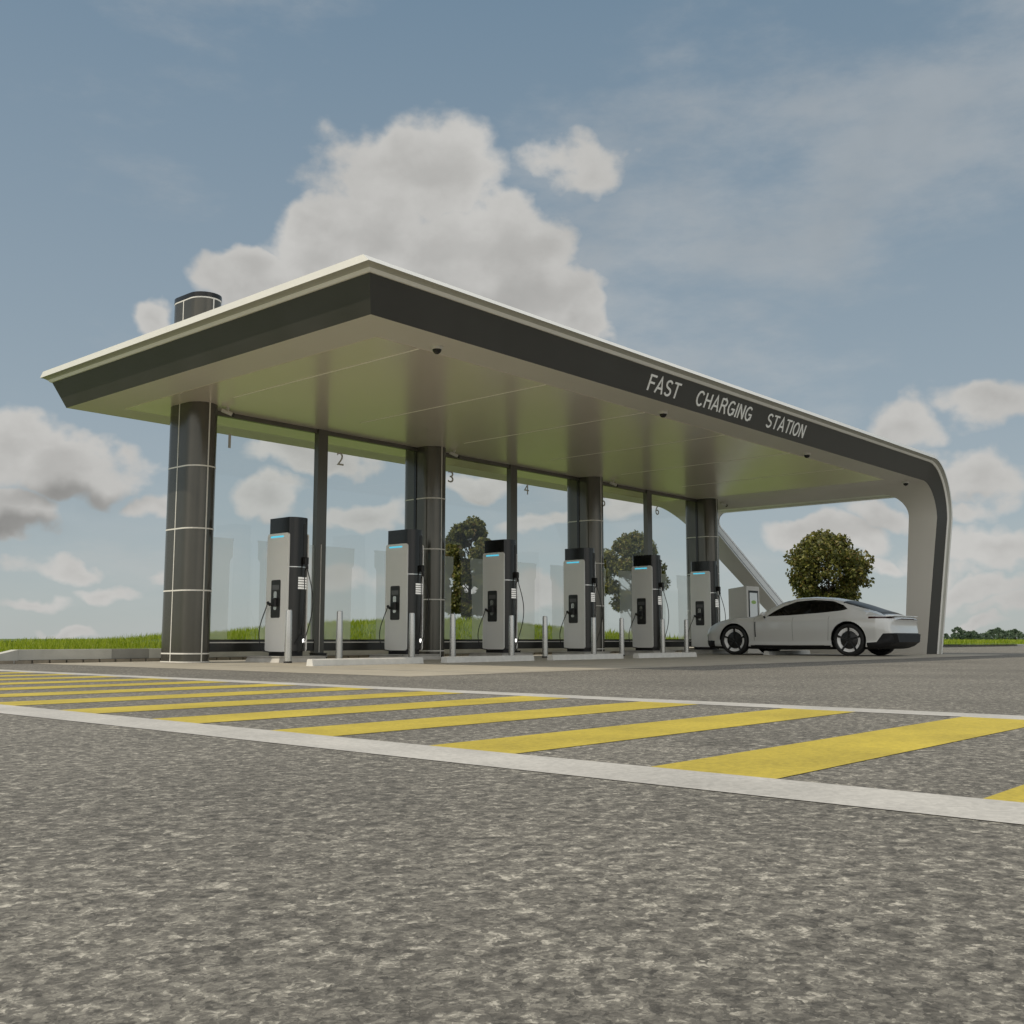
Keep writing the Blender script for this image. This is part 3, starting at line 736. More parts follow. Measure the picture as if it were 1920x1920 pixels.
# bollards
b0 = MB(); n_ = 24
rr = [(.060, 0.0), (.060, .02), (.056, .4), (.050, .82), (.046, .838), (.03, .845)]
b0.loft([[(r * math.cos(2 * PI * i / n_), r * math.sin(2 * PI * i / n_), z) for i in range(n_)] for r, z in rr])
root = empty('steel_bollard'); b0.obj('post', M['steel'], root, True)
b1 = MB(); b1.cyl((0, 0), .068, .064, .0, .03, 24); b1.obj('foot_ring', M['black_matt'], root, True)
k_ = 0
for i in range(5):
    for j in (0, 1):
        o = root if k_ == 0 else copy_tree(root)
        o.location = (10.23 + 2.67 * i + 1.03 * j, 13.8, 0)
        tag(o, 'slim steel bollard standing before the %s side of the %s charging post from the left' % (('left', 'right')[j], ordn[i]), 'bollard', 'steel bollards in front of the charging posts'); k_ += 1
# wheel stops
ws = MB(); L_ = 2.15
sec = [(-.075, 0), (.075, 0), (.060, .085), (.045, .098), (-.045, .098), (-.060, .085)]
ws.loft([[(0.03, a, b) for a, b in sec]] [:0] + [[(0.0, a, b) for a, b in sec], [(L_, a, b) for a, b in sec]])
w0 = ws.obj('wheel_stop', M['stop'])
for i in (0, 1, 2, 3, 5):
    o = w0 if i == 0 else w0.copy()
    if i: C.objects.link(o)
    o.location = (9.33 + 2.67 * i, 12.08, 0)
    tag(o, ('pale concrete wheel stop in front of the %s charging post from the left' % ordn[i]) if i < 5 else 'pale concrete wheel stop under the front of the parked car', 'wheel stop', 'wheel stops in the parking bays')

# ------------------------------------------------------------------ kiosk
K_ = empty('info_kiosk', (25.2, 14.0, 0)); tag(K_, 'white payment kiosk with a tall touch screen behind the car bonnet', 'kiosk')
mb = MB(); mb.loft([[(0, .0, 0), (.70, .0, 0), (.70, .50, 0), (0, .50, 0)], [(0, .0, 1.78), (.70, .0, 1.78), (.70, .50, 1.72), (0, .50, 1.72)]]); mb.obj('cabinet', M['kiosk'], K_)
mb = MB(); mb.box(.0, .70, -.045, -.001, 0, 1.785); fr = mb.obj('front_plate', M['kiosk'], K_)
mb = MB(); mb.box(.10, .62, -.052, -.0455, .54, 1.67); mb.obj('screen_frame', M['kframe'], fr)
mb = MB(); mb.box(.155, .565, -.056, -.0525, .59, 1.61); sc_ = mb.obj('screen', M['kscreen'], K_)
mb = MB(); mb.plate([(.36 + .13 * math.cos(a), 1.36 + .05 * math.sin(a)) for a in [2 * PI * i / 20 for i in range(20)]], -.059, .0025, 'Y'); mb.obj('green_mark', M['kgreen'], sc_)

# ------------------------------------------------------------------ car
def build_car():
    CAR = empty('parked_car', (23.47, 11.415, 0))
    tag(CAR, 'light grey four door sports saloon parked nose first at the last charging post', 'car')
    def ip(tab, s, sm=.06):
        a = sorted(tab); xs = np.array([p[0] for p in a]); ys = np.array([p[1] for p in a])
        acc = 0
        for d_ in (-1, -.6, -.2, .2, .6, 1): acc = acc + np.interp(s + d_ * sm, xs, ys)
        return acc / 6
    zt = [(-2.64, .80), (-2.60, .855), (-2.45, .885), (-2.3, .905), (-2.1, .955), (-1.8, 1.05), (-1.5, 1.16), (-1.15, 1.265), (-.8, 1.335), (-.4, 1.365), (0, 1.35), (.3, 1.275), (.6, 1.135), (.85, .995), (.97, .925), (1.2, .905), (1.6, .865), (1.9, .80), (2.1, .735), (2.25, .66), (2.36, .57), (2.40, .50)]
    zsh = [(-2.64, .74), (-2.45, .80), (-2.3, .84), (-2, .875), (-1.43, .905), (-.8, .885), (0, .875), (.9, .872), (1.43, .872), (1.75, .825), (2.0, .745), (2.2, .655), (2.34, .54), (2.40, .46)]
    wt = [(-2.64, .60), (-2.61, .74), (-2.54, .83), (-2.4, .89), (-2.1, .955), (-1.43, .985), (-.9, .955), (-.3, .935), (.5, .93), (1.0, .94), (1.43, .965), (1.9, .92), (2.1, .86), (2.25, .77), (2.35, .64), (2.40, .50)]
    wrt = [(-2.64, .6), (-2.3, .70), (-1.8, .66), (-1.2, .60), (-.5, .585), (.1, .60), (.6, .68), (.95, .72), (1.4, .66), (2.0, .56), (2.4, .35)]
    drop = [(-2.6, .02), (-2.2, .03), (-1.6, .08), (-.5, .075), (.2, .08), (.8, .05), (1.0, .01), (1.5, .0), (2.4, .02)]
    zb = [(-2.64, .36), (-2.5, .22), (-2.2, .17), (-1.8, .15), (0, .14), (1.9, .15), (2.25, .17), (2.4, .24)]
    NS = 340; S = np.linspace(-2.64, 2.40, NS)
    ZT, ZS_, W_, WR, DR, ZB = ip(zt, S), ip(zsh, S), ip(wt, S, .04), ip(wrt, S, .1), ip(drop, S, .1), ip(zb, S, .04)
    SUB = 14
    def section(i):
        w, wr, zt_, zs, zb_, dr = W_[i], WR[i], ZT[i], ZS_[i], ZB[i], DR[i]
        zs = min(zs, zt_ - .015)
        keys = [(0, zb_), (.45 * w, zb_), (.86 * w, zb_ + .005), (.965 * w, zb_ + .08), (.975 * w, zb_ + .2), (.998 * w, .52 * zb_ + .48 * zs + .1), (.985 * w, zs - .09), (.925 * w, zs), ((.925 * w + wr) / 2 + .012, (zs + zt_ - dr) / 2 + .02 * (zt_ - dr - zs > .1)), (wr, zt_ - dr), (.62 * wr, zt_ - dr * .22), (0, zt_)]
        out = []; n = len(keys)
        for k in range(n - 1):
            p0 = keys[k - 1] if k > 0 else (-keys[1][0], keys[1][1]); p1 = keys[k]; p2 = keys[k + 1]; p3 = keys[k + 2] if k + 2 < n else (-keys[n - 2][0], keys[n - 2][1])
            for j in range(SUB):
                t = j / SUB
                q = [.5 * ((2 * p1[c]) + (-p0[c] + p2[c]) * t + (2 * p0[c] - 5 * p1[c] + 4 * p2[c] - p3[c]) * t * t + (-p0[c] + 3 * p1[c] - 3 * p2[c] + p3[c]) * t ** 3) for c in (0, 1)]
                out.append((max(q[0], 0), q[1]))
        out.append(keys[-1]); return out
    secs = [section(i) for i in range(NS)]; Mh = len(secs[0])
    verts = []; ringn = 2 * (Mh - 1)
    for i in range(NS):
        s = S[i]; full = [(x, z) for x, z in secs[i]] + [(-x, z) for x, z in reversed(secs[i][1:-1])]
        for x, z in full:
            so = 0.0
            if s < -2.1:                      # tail tucks in above the bumper and under the diffuser
                f = (-2.1 - s) / .54; so = f * (.05 * math.exp(-((z - .66) / .11) ** 2) + .22 * max(0, .30 - z) / .2 - .03 * max(0, min(1, (z - .78) / .06)))
            verts.append((x, s + so, z))
    def inpoly(p, poly):
        c = False; n = len(poly); j = n - 1
        for i in range(n):
            xi, yi = poly[i]; xj, yj = poly[j]
            if ((yi > p[1]) != (yj > p[1])) and p[0] < (xj - xi) * (p[1] - yi) / (yj - yi) + xi: c = not c
            j = i
        return c
    win = [(.60, .905), (.42, 1.03), (.20, 1.145), (-.10, 1.245), (-.50, 1.275), (-.95, 1.24), (-1.22, 1.14), (-1.36, 1.045), (-1.22, 1.01), (-.70, .965), (0, .925)]
    diff = [(-1.86, .12), (-1.84, .30), (-2.10, .315), (-2.32, .50), (-2.8, .51), (-2.8, .05)]
    KW6 = 9 * SUB
    arches = [(1.43, .36, .392), (-1.43, .365, .408)]
    rgl = [(-1.17, 1.20), (-2.20, .906)]
    tz = (.826, .868)
    def snapseg(p, segs, tol):
        best = None
        for a, b in segs:
            dx, dy = b[0] - a[0], b[1] - a[1]; t = ((p[0] - a[0]) * dx + (p[1] - a[1]) * dy) / (dx * dx + dy * dy)
            if 0 <= t <= 1:
                q = (a[0] + t * dx, a[1] + t * dy); dd = math.hypot(p[0] - q[0], p[1] - q[1])
                if dd < tol and (best is None or dd < best[0]): best = (dd, q)
        return best[1] if best else None
    wsegs = [(win[i], win[(i + 1) % len(win)]) for i in range(len(win))]; dsegs = [(diff[i], diff[i + 1]) for i in range(4)]
    for vi, (x, y_, z) in enumerate(verts):
        ax = abs(x); q = None
        if ax > .52 and z < .80:
            for (a, b, r) in arches:
                dd = math.hypot(y_ - a, z - b)
                if abs(dd - r) < .0125 and dd > 0: q = (a + (y_ - a) * r / dd, b + (z - b) * r / dd)
        if q is None and ax > .45 and z > .88 and -1.40 < y_ < .65: q = snapseg((y_, z), wsegs, .0105)
        if q is None and y_ < -1.8 and z < .53: q = snapseg((y_, z), dsegs, .0125)
        if q is None and y_ < -1.88 and ax > .3:
            for zl in tz:
                if abs(z - zl) < .009: q = (y_, zl)
        if q is not None: verts[vi] = (x, q[0], q[1])
    groups = {k: [] for k in ('body', 'side', 'front_glass', 'rear_glass', 'trim', 'tail')}
    for i in range(NS - 1):
        for j in range(ringn):
            k2 = (j + 1) % ringn; f = (i * ringn + j, i * ringn + k2, (i + 1) * ringn + k2, (i + 1) * ringn + j)
            cx = sum(verts[q][0] for q in f) / 4; cy = sum(verts[q][1] for q in f) / 4; cz = sum(verts[q][2] for q in f) / 4
            ax = abs(cx); jj = j if j < Mh - 1 else ringn - 1 - j
            if ax > .52 and cz < .80:
                if (cy - 1.43) ** 2 + (cz - .36) ** 2 < .392 ** 2 or (cy + 1.43) ** 2 + (cz - .365) ** 2 < .408 ** 2: continue
            g = 'body'
            if ax > .45 and cz > .88 and inpoly((cy, cz), win) and jj < KW6 + 2: g = 'side'
            elif .12 < cy < .93 and jj > KW6 + 1 and cz > .93: g = 'front_glass'
            elif -2.20 < cy < -1.17 and jj > KW6 - 11 and cz > 1.20 - (-1.17 - cy) * .285: g = 'rear_glass'
            elif cz < .235 - (.03 if abs(cy) > 1 else 0) or inpoly((cy, cz), diff): g = 'trim'
            elif cz < .34 and cy > 2.0: g = 'trim'
            elif -2.8 < cy < -1.90 and .826 < cz < .868 and jj < KW6: g = 'tail'
            elif .855 < cy < .89 and .42 < cz < .78 and jj > 4 * SUB and jj < 7 * SUB: g = 'trim'
            groups[g].append(f)
    # rear and front caps
    for i in (0, NS - 1):
        for j in range(Mh - 1):
            a_ = i * ringn + j; b_ = i * ringn + j + 1; c_ = i * ringn + (ringn - j - 1) % ringn; d_ = i * ringn + (ringn - j) % ringn
            f = [a_, b_, c_, d_]; f = tuple(dict.fromkeys(f)); cz = sum(verts[q][2] for q in f) / len(f)
            if len(f) > 2: groups['trim' if cz < (.51 if i == 0 else .36) else ('tail' if i == 0 and .80 < cz < .845 else 'body')].append(f)
    def grp(name, key, m, parent):
        vm = {}; vs_ = []; fs_ = []
        for f in groups[key]:
            q = []
            for vi in f:
                if vi not in vm: vm[vi] = len(vs_); vs_.append(verts[vi])
                q.append(vm[vi])
            fs_.append(q)
        o = meshobj(name, vs_, fs_, m, parent, True); b_ = bmesh.new(); b_.from_mesh(o.data); bmesh.ops.recalc_face_normals(b_, faces=b_.faces); b_.to_mesh(o.data); b_.free(); autosmooth(o, 45); return o
    body = grp('body', 'body', M['paint'], CAR)
    bm = bmesh.new(); bm.from_mesh(body.data); bmesh.ops.recalc_face_normals(bm, faces=bm.faces); bm.to_mesh(body.data); bm.free(); autosmooth(body, 50)
    
    allside = groups['side']
    for sg in (-1, 1):
        groups['side'] = [f for f in allside if verts[f[0]][0] * sg > 0]; grp('side_window', 'side', M['car_glass'], CAR)
    grp('windscreen', 'front_glass', M['car_glass'], CAR); grp('rear_window', 'rear_glass', M['rearglass'], CAR)
    grp('bumper_trim', 'trim', M['trim'], CAR); grp('tail_light', 'tail', M['tail'], CAR)
    # spoiler lip over the tail
    mb = MB(); mb.loft([[(-.84, -2.40, .865), (.84, -2.40, .865), (.80, -2.40, .905), (-.80, -2.40, .905)], [(-.70, -2.60, .874), (.70, -2.60, .874), (.68, -2.60, .892), (-.68, -2.60, .892)]]); mb.obj('spoiler', M['paint'], CAR)
    # dark bumper insert
    mb = MB(); mb.loft([[(-.72, -2.52, .27), (.72, -2.52, .27), (.84, -2.50, .50), (-.84, -2.50, .50)], [(-.60, -2.70, .31), (.60, -2.70, .31), (.68, -2.69, .48), (-.68, -2.69, .48)]]); mb.obj('diffuser', M['trim'], CAR)
    # wheel houses
    for s_, r_ in ((1.43, .39), (-1.43, .405)):
        for sd in (-1, 1):
            mb = MB(); n = 32
            xi, xo = sd * .60, sd * .935
            mb.loft([[(xx, s_ + r_ * math.cos(PI * k / n), .36 + r_ * math.sin(PI * k / n)) for k in range(n + 1)] for xx in (xi, xo)], cap=False, closed=False)
            b = len(mb.v); mb.v += [(xi, s_ + r_ * math.cos(PI * k / n), .36 + r_ * math.sin(PI * k / n)) for k in range(n + 1)]; mb.f.append(tuple(b + q for q in range(n + 1)))
            mb.obj('wheel_arch', M['trim'], CAR, True)
    mb = MB(); mb.box(-.80, .80, -2.0, 2.0, .155, .17); mb.box(-.62, .62, -1.0, 1.0, .17, .30); mb.obj('underbody', M['cabin'], CAR)
    # wheels
    def wheel(s_, sd, R_, wd):
        W0 = empty('wheel', (0, 0, 0)); W0.parent = CAR; W0.location = (sd * .955, s_, R_)
        # axis along x, outer face at x=0, inward -sd
        def lathe(profile, m, name, parent, n=56):
            mb = MB(); mb.loft([[(-sd * d, r * math.cos(2 * PI * k / n), r * math.sin(2 * PI * k / n)) for k in range(n)] for d, r in profile], cap=False); return mb.obj(name, m, parent, True)
        return W0, lathe
    for s_, R_, wd in ((1.43, .352, .245), (-1.43, .358, .275)):
        for sd in (-1, 1):
            mb = MB(); n = 56
            rf = .284
            pr_ = [(.012, rf), (.0, rf + .025), (.004, R_ - .035), (.022, R_ - .006), (.05, R_), (wd - .05, R_), (wd - .02, R_ - .01), (wd, R_ - .04), (wd, rf)]
            xo = sd * .955
            mb.loft([[(xo - sd * d, s_ + r * math.cos(2 * PI * k / n), R_ + r * math.sin(2 * PI * k / n)) for k in range(n)] for d, r in pr_], cap=False)
            wh = empty('wheel', (0, 0, 0)); wh.parent = CAR
            mb.obj('tyre', M['tyre'], wh, True)
            mb = MB(); pr_ = [(.012, rf), (.022, rf - .014), (.10, rf - .03), (.11, .12), (.07, .05), (.068, .0005)]
            mb.loft([[(xo - sd * d, s_ + r * math.cos(2 * PI * k / n), R_ + r * math.sin(2 * PI * k / n)) for k in range(n)] for d, r in pr_], cap=False); mb.obj('rim', M['rim'], wh, True)
            mb = MB(); r0, r1, d0 = .200, .268, .028
            for q in range(5):
                a0 = 2 * PI * q / 5 + .10 + PI / 2; a1 = 2 * PI * (q + 1) / 5 - .10 + PI / 2; m_ = 12
                ring0 = [(xo - sd * d0, s_ + r1 * math.cos(a0 + (a1 - a0) * u / m_), R_ + r1 * math.sin(a0 + (a1 - a0) * u / m_)) for u in range(m_ + 1)] + [(xo - sd * (d0 + .03), s_ + r0 * math.cos(a1 + (a0 - a1) * u / m_), R_ + r0 * math.sin(a1 + (a0 - a1) * u / m_)) for u in range(m_ + 1)]
                ring1 = [(x - sd * .015, y_, z) for x, y_, z in ring0]
                mb.loft([ring0, ring1])
            mb.obj('rim_ring', M['rimring'], wh)
            mb = MB()
            for q in range(5):
                a = 2 * PI * q / 5 + PI / 2; c, s2 = math.cos(a), math.sin(a); tx, tz = -s2, c
                def P(r, t, d): return (xo - sd * d, s_ + r * c + t * tx, R_ + r * s2 + t * tz)
                mb.loft([[P(.04, -.02, .030), P(.04, .02, .030), P(.04, .02, .09), P(.04, -.02, .09)], [P(.278, -.013, .014), P(.278, .013, .014), P(.278, .013, .05), P(.278, -.013, .05)]])
            mb.loft([[(xo - sd * d, s_ + r * math.cos(2 * PI * k / 24), R_ + r * math.sin(2 * PI * k / 24)) for k in range(24)] for d, r in ((.045, .196), (.036, .08), (.034, .002))], cap=False)
            mb.obj('spokes', M['rim'], wh)
    # mirrors
    for sd in (-1, 1):
        mb = MB(); c_ = Vector((sd * .985, .62, .955)); rg = []
        for k in range(9):
            a = PI * k / 8; rr_ = max(math.sin(a), .05)
            rg.append([(c_.x - sd * .10 * math.cos(a), c_.y + .045 * rr_ * math.cos(b) , c_.z + .052 * rr_ * math.sin(b)) for b in [2 * PI * q / 14 for q in range(14)]])
        mb.loft(rg); mi = mb.obj('wing_mirror', M['paint'], CAR, True)
        mb = MB(); mb.tube([(sd * .86, .64, .88), (sd * .95, .62, .905)], .02, 8); mb.obj('mirror_stalk', M['trim'], mi, True)
    # door seams and handles
    mb = MB()
    for s_, z0, z1 in ((-.36, .30, .90),):
        pass
    # cabin
    for (x_, s_) in ((-.37, .05), (.37, .05), (-.37, -.85), (.37, -.85)):
        mb = MB(); mb.box(x_ - .22, x_ + .22, s_ - .25, s_ + .25, .35, .55, .04)
        mb.loft([[(x_ - .21, s_ - .20, .5), (x_ + .21, s_ - .20, .5), (x_ + .21, s_ - .32, .5), (x_ - .21, s_ - .32, .5)], [(x_ - .17, s_ - .36, 1.0), (x_ + .17, s_ - .36, 1.0), (x_ + .17, s_ - .44, 1.0), (x_ - .17, s_ - .44, 1.0)]])
        mb.box(x_ - .11, x_ + .11, s_ - .47, s_ - .38, 1.01, 1.17, .02)
        mb.obj('seat', M['seat'], CAR)
    mb = MB(); mb.box(-.70, .70, .55, .95, .60, .86, .05); mb.obj('dashboard', M['cabin'], CAR)
    mb = MB(); pts = [(-.37 + .17 * math.cos(a), .46 + .05 * math.sin(a), .88 + .16 * math.sin(a)) for a in [2 * PI * i / 24 for i in range(25)]]; mb.tube(pts, .014, 8); mb.obj('steering_wheel', M['cabin'], CAR, True)
    # door seams follow the body side
    for s_ in (.90, -.08, -.98):
        i = int(np.argmin(abs(S - s_)))
        for sg in (1, -1):
            mb = MB(); lo_, hi_ = (4 * SUB, 7 * SUB + 2)
            pts = [(sg * (secs[i][j][0] + .0005), S[i] + (.10 * max(0, (.62 - secs[i][j][1])) if s_ < -.5 else 0), secs[i][j][1]) for j in range(lo_, hi_, 3)]
            pts = [p for p in pts if math.hypot(p[1] + 1.43, p[2] - .365) > .42 and math.hypot(p[1] - 1.43, p[2] - .36) > .40]
            if len(pts) > 2: mb.tube(pts, .0028, 5); mb.obj('door_seam', M['trim'], CAR, True)
    for o in CAR.children:                # short rear overhang
        if o.type == 'MESH' and o.name.split('.')[0] in ('body', 'tail_light', 'bumper_trim', 'rear_window', 'spoiler', 'diffuser'):
            for v_ in o.data.vertices:
                if v_.co.y < -2.0: v_.co.y = -2.0 + (v_.co.y + 2.0) * .62
    return CAR
build_car()

# ------------------------------------------------------------------ light
SUN = Vector((-.745, .47, 1.0)).normalized()
el = math.asin(SUN.z); az = math.atan2(SUN.x, SUN.y)
ld = bpy.data.lights.new('sun', 'SUN'); ld.energy = 2.6; ld.angle = math.radians(.6); ld.color = (1, .90, .73)
lo = bpy.data.objects.new('sun', ld); C.objects.link(lo); lo.rotation_euler = SUN.to_track_quat('Z', 'Y').to_euler()

W = bpy.data.worlds.new('World'); SC.world = W; W.use_nodes = True; nt = W.node_tree; nt.nodes.clear()
out = add(nt, 'ShaderNodeOutputWorld'); bg = add(nt, 'ShaderNodeBackground'); nt.links.new(bg.outputs[0], out.inputs[0])
bg.inputs[1].default_value = .14
sky = add(nt, 'ShaderNodeTexSky'); sky.sky_type = 'NISHITA'; sky.sun_disc = False; sky.sun_elevation = el; sky.sun_rotation = az
sky.air_density = 1.0; sky.dust_density = .4; sky.ozone_density = 1.0
tc = add(nt, 'ShaderNodeTexCoord')
def vm(op, a=None, b=None, **kw):
    n = add(nt, 'ShaderNodeVectorMath', operation=op)
    for i, q in enumerate((a, b)):
        if q is None: continue
        if hasattr(q, 'links'): nt.links.new(q, n.inputs[i])
        else: n.inputs[i].default_value = q
    return n
def mm(op, a=None, b=None, c=None, clamp=False):
    n = add(nt, 'ShaderNodeMath', operation=op); n.use_clamp = clamp
    for i, q in enumerate((a, b, c)):
        if q is None: continue
        if hasattr(q, 'links'): nt.links.new(q, n.inputs[i])
        else: n.inputs[i].default_value = q
    return n.outputs[0]
d = vm('NORMALIZE', tc.outputs['Generated']).outputs[0]
sx = add(nt, 'ShaderNodeSeparateXYZ'); nt.links.new(d, sx.inputs[0])
azn = mm('ARCTAN2', sx.outputs[1], sx.outputs[0])          # world azimuth
u = mm('SUBTRACT', yaw, azn)                               # + to the right of the view heading
v = mm('ARCSINE', sx.outputs[2])
uv = add(nt, 'ShaderNodeCombineXYZ'); nt.links.new(u, uv.inputs[0]); nt.links.new(v, uv.inputs[1])
def nz(scale, detail, vec, rough=.55, sc=None, loc=None):
    n = add(nt, 'ShaderNodeTexNoise'); n.inputs['Scale'].default_value = scale; n.inputs['Detail'].default_value = detail; n.inputs['Roughness'].default_value = rough
    if sc or loc:
        mp = add(nt, 'ShaderNodeMapping'); nt.links.new(vec, mp.inputs[0])
        if sc: mp.inputs['Scale'].default_value = sc
        if loc: mp.inputs['Location'].default_value = loc
        vec = mp.outputs[0]
    nt.links.new(vec, n.inputs['Vector']); return n
wn = nz(14, 4, d, .5); wv = vm('SUBTRACT', wn.outputs['Color'], (.5, .5, .5)).outputs[0]
ws_ = vm('MULTIPLY', wv, (.085, .075, 0)).outputs[0]
uvw = vm('ADD', uv.outputs[0], ws_).outputs[0]
F_ = 1971.0; PIT = .11994
def uvpix(x, y):
    a = (x - 960) / F_; b = (960 - y) / F_
    r = Vector((a, math.cos(PIT) - b * math.sin(PIT), math.sin(PIT) + b * math.cos(PIT))).normalized()
    return math.atan2(r.x, r.y), math.asin(r.z)
def field(blobs):
    acc = None
    for (x, y, rx, ry, wg) in blobs:
        u0, v0 = uvpix(x, y)
        s = vm('SUBTRACT', uvw, (u0, v0, 0)).outputs[0]; s = vm('MULTIPLY', s, (F_ / rx, F_ / ry, 0)).outputs[0]
        l = add(nt, 'ShaderNodeVectorMath', operation='LENGTH'); nt.links.new(s, l.inputs[0])
        f = mm('MULTIPLY_ADD', l.outputs['Value'], -wg, wg)
        acc = f if acc is None else mm('MAXIMUM', acc, f)
    return acc
cum = [(470, 525, 115, 60, 1), (590, 480, 130, 90, 1), (720, 440, 160, 120, 1), (860, 470, 200, 130, 1), (960, 450, 150, 100, 1), (1000, 560, 150, 105, 1), (1075, 605, 95, 70, 1), (600, 430, 120, 70, .8), (780, 330, 240, 110, .9),
       (290, 590, 50, 45, .9), (30, 840, 130, 75, 1), (150, 885, 140, 62, 1), (20, 960, 90, 60, 1), (505, 945, 95, 52, 1), (570, 850, 150, 45, .9), (690, 955, 110, 34, .8), (900, 905, 110, 38, .7),
       (1560, 1010, 110, 50, .9), (1650, 955, 80, 34, .8), (1700, 800, 90, 60, .8), (1880, 770, 130, 50, .7), (1820, 900, 120, 50, .7), (1880, 1020, 130, 50, .9), (1850, 1100, 120, 30, .7), (1180, 940, 110, 40, .6),
       (120, 1070, 100, 26, .6), (200, 1112, 90, 20, .6), (140, 1186, 80, 13, .7), (1010, 1110, 90, 34, .6), (640, 1090, 100, 34, .5), (300, 965, 60, 40, .7), (1100, 300, 120, 60, .5), (1760, 1060, 90, 34, .6), (1900, 1130, 90, 24, .6), (1800, 960, 80, 26, .5), (1820, 1160, 70, 14, .5), (60, 1140, 90, 18, .5), (330, 1080, 70, 22, .5), (560, 1060, 80, 28, .6), (900, 1100, 60, 20, .5), (1000, 985, 90, 26, .6), (1420, 930, 60, 22, .4), (1640, 1070, 60, 20, .5)]
fb = field(cum)
en = nz(20, 5, d, .52, sc=(1, 1, 1.5))
cmask = add(nt, 'ShaderNodeMapRange'); cmask.interpolation_type = 'SMOOTHSTEP'; cmask.inputs[1].default_value = 0.0; cmask.inputs[2].default_value = .34
nt.links.new(mm('MULTIPLY_ADD', mm('SUBTRACT', en.outputs[0], .5), .9, fb), cmask.inputs[0])
# soft veil and scattered small cloud everywhere (also behind the camera)
vn = nz(3.2, 7, d, .6, sc=(1, 1, 2.6), loc=(.3, .2, .1))
veil = add(nt, 'ShaderNodeMapRange'); veil.interpolation_type = 'SMOOTHSTEP'; veil.inputs[1].default_value = .47; veil.inputs[2].default_value = .72; veil.inputs[4].default_value = .38
nt.links.new(vn.outputs[0], veil.inputs[0])
low = add(nt, 'ShaderNodeMapRange'); low.inputs[1].default_value = .22; low.inputs[2].default_value = .0; low.inputs[3].default_value = 0; low.inputs[4].default_value = .20
nt.links.new(v, low.inputs[0])
ln = nz(7, 6, d, .6, sc=(1, 1, 4)); lowm = mm('MULTIPLY', low.outputs[0], mm('MULTIPLY_ADD', ln.outputs[0], 3.0, -.8), clamp=True)
bk = vm('DOT_PRODUCT', d, (-math.cos(yaw), -math.sin(yaw), .25)); bkm = add(nt, 'ShaderNodeMapRange'); bkm.interpolation_type = 'SMOOTHSTEP'; bkm.inputs[1].default_value = -.1; bkm.inputs[2].default_value = .7  # unseen bright cloud bank added behind the camera to fill the shade
nt.links.new(bk.outputs['Value'], bkm.inputs[0])
bn = nz(2.2, 6, d, .55, sc=(1, 1, 1.8), loc=(4, 1, 0)); bcov = mm('MULTIPLY', bkm.outputs[0], mm('MULTIPLY_ADD', bn.outputs[0], 2.6, -.55, clamp=True), clamp=True)
vtot = mm('MAXIMUM', mm('MAXIMUM', veil.outputs[0], lowm), bcov)
mask = mm('MAXIMUM', cmask.outputs[0], vtot)
# cloud shade: thick and low parts of each cloud are greyer
dk = field([(160, 935, 150, 42, 1), (30, 1000, 110, 40, 1), (860, 560, 240, 50, .35), (1640, 985, 90, 28, .4), (900, 925, 90, 20, .4), (500, 990, 80, 22, .3), (1830, 930, 110, 24, .3)])
thick = add(nt, 'ShaderNodeMapRange'); thick.interpolation_type = 'SMOOTHSTEP'; thick.inputs[1].default_value = .25; thick.inputs[2].default_value = 1.0; thick.inputs[3].default_value = 1.06; thick.inputs[4].default_value = .90
nt.links.new(mm('MULTIPLY_ADD', mm('SUBTRACT', en.outputs[0], .5), 1.6, fb), thick.inputs[0])
dkm = add(nt, 'ShaderNodeMapRange'); dkm.interpolation_type = 'SMOOTHSTEP'; dkm.inputs[1].default_value = 0; dkm.inputs[2].default_value = .8; nt.links.new(dk, dkm.inputs[0])
sn = nz(9, 6, d, .55, loc=(2, 1, 3))
br = mm('MULTIPLY_ADD', sn.outputs[0], 2.0, 2.55)             # divided by the background strength
br = mm('MULTIPLY', br, mm('MULTIPLY_ADD', dkm.outputs[0], -.42, 1))
br = mm('MULTIPLY', br, thick.outputs[0])
br = mm('MULTIPLY', br, mm('MULTIPLY_ADD', bkm.outputs[0], .85, 1))  # clouds behind the camera made brighter as added fill light
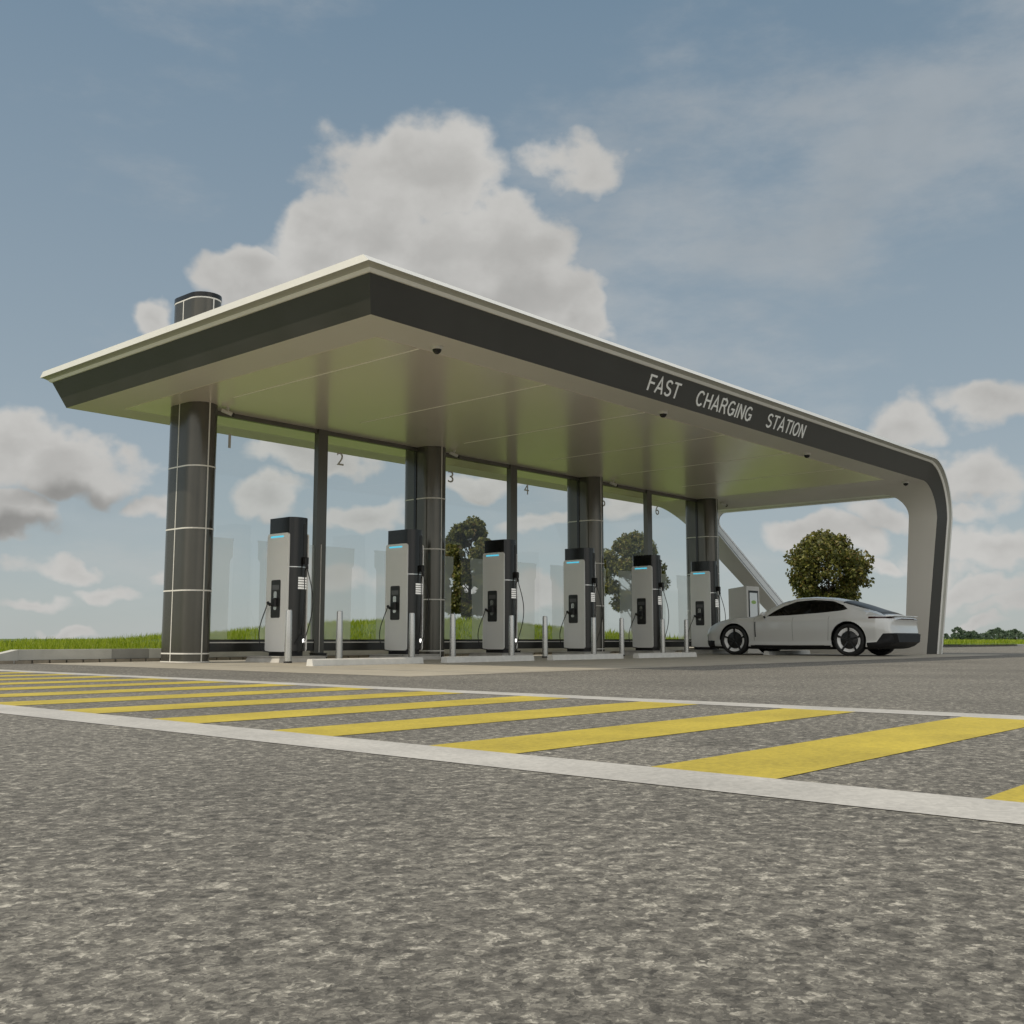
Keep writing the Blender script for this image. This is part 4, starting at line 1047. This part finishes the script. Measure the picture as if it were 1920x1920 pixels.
ccol = vm('SCALE', (1.0, .99, .955)); nt.links.new(br, ccol.inputs['Scale'])
er = add(nt, 'ShaderNodeValToRGB'); nt.links.new(mm('MULTIPLY', v, 1 / .8), er.inputs[0]); el_ = er.color_ramp.elements
for i_, (ev, cc) in enumerate([(0.0, (.36, .41, .425)), (.10, (.300, .392, .425)), (.20, (.218, .325, .385)), (.30, (.158, .268, .345)), (.40, (.125, .230, .315)), (.8, (.095, .185, .28))]):
    q = el_[0] if i_ == 0 else (el_[1] if i_ == 5 else el_.new(ev / .8)); q.position = ev / .8; q.color = (*cc, 1)
erS = vm('SCALE', er.outputs[0]); erS.inputs['Scale'].default_value = 1 / .14
smix = add(nt, 'ShaderNodeMix', data_type='RGBA'); smix.inputs[0].default_value = .88; nt.links.new(sky.outputs[0], smix.inputs[6]); nt.links.new(erS.outputs[0], smix.inputs[7])
skc = smix.outputs[2]
mixc = add(nt, 'ShaderNodeMix', data_type='RGBA'); nt.links.new(mask, mixc.inputs[0]); nt.links.new(skc, mixc.inputs[6]); nt.links.new(ccol.outputs[0], mixc.inputs[7])
nt.links.new(mixc.outputs[2], bg.inputs[0])

# ------------------------------------------------------------------ camera
cam = bpy.data.cameras.new('camera'); co = bpy.data.objects.new('camera', cam); C.objects.link(co); SC.camera = co
cam.sensor_width = 36; cam.sensor_fit = 'HORIZONTAL'; cam.lens = F_ / 1920 * 36; cam.clip_end = 6000; cam.clip_start = .02
fh = Vector((math.cos(yaw), math.sin(yaw), 0)); rt = Vector((math.sin(yaw), -math.cos(yaw), 0)); up = Vector((0, 0, 1))
fw = fh * math.cos(PIT) + up * math.sin(PIT); uu = -fh * math.sin(PIT) + up * math.cos(PIT)
mt = Matrix((rt, uu, -fw)).transposed().to_4x4(); mt.translation = (0, 0, .385); co.matrix_world = mt
SC.view_settings.view_transform = 'Standard'; SC.view_settings.look = 'None'; SC.view_settings.exposure = 0; SC.view_settings.gamma = 1
SC.render.resolution_x = 1024; SC.render.resolution_y = 1024
SC.cycles.max_bounces = 8; SC.cycles.transparent_max_bounces = 12
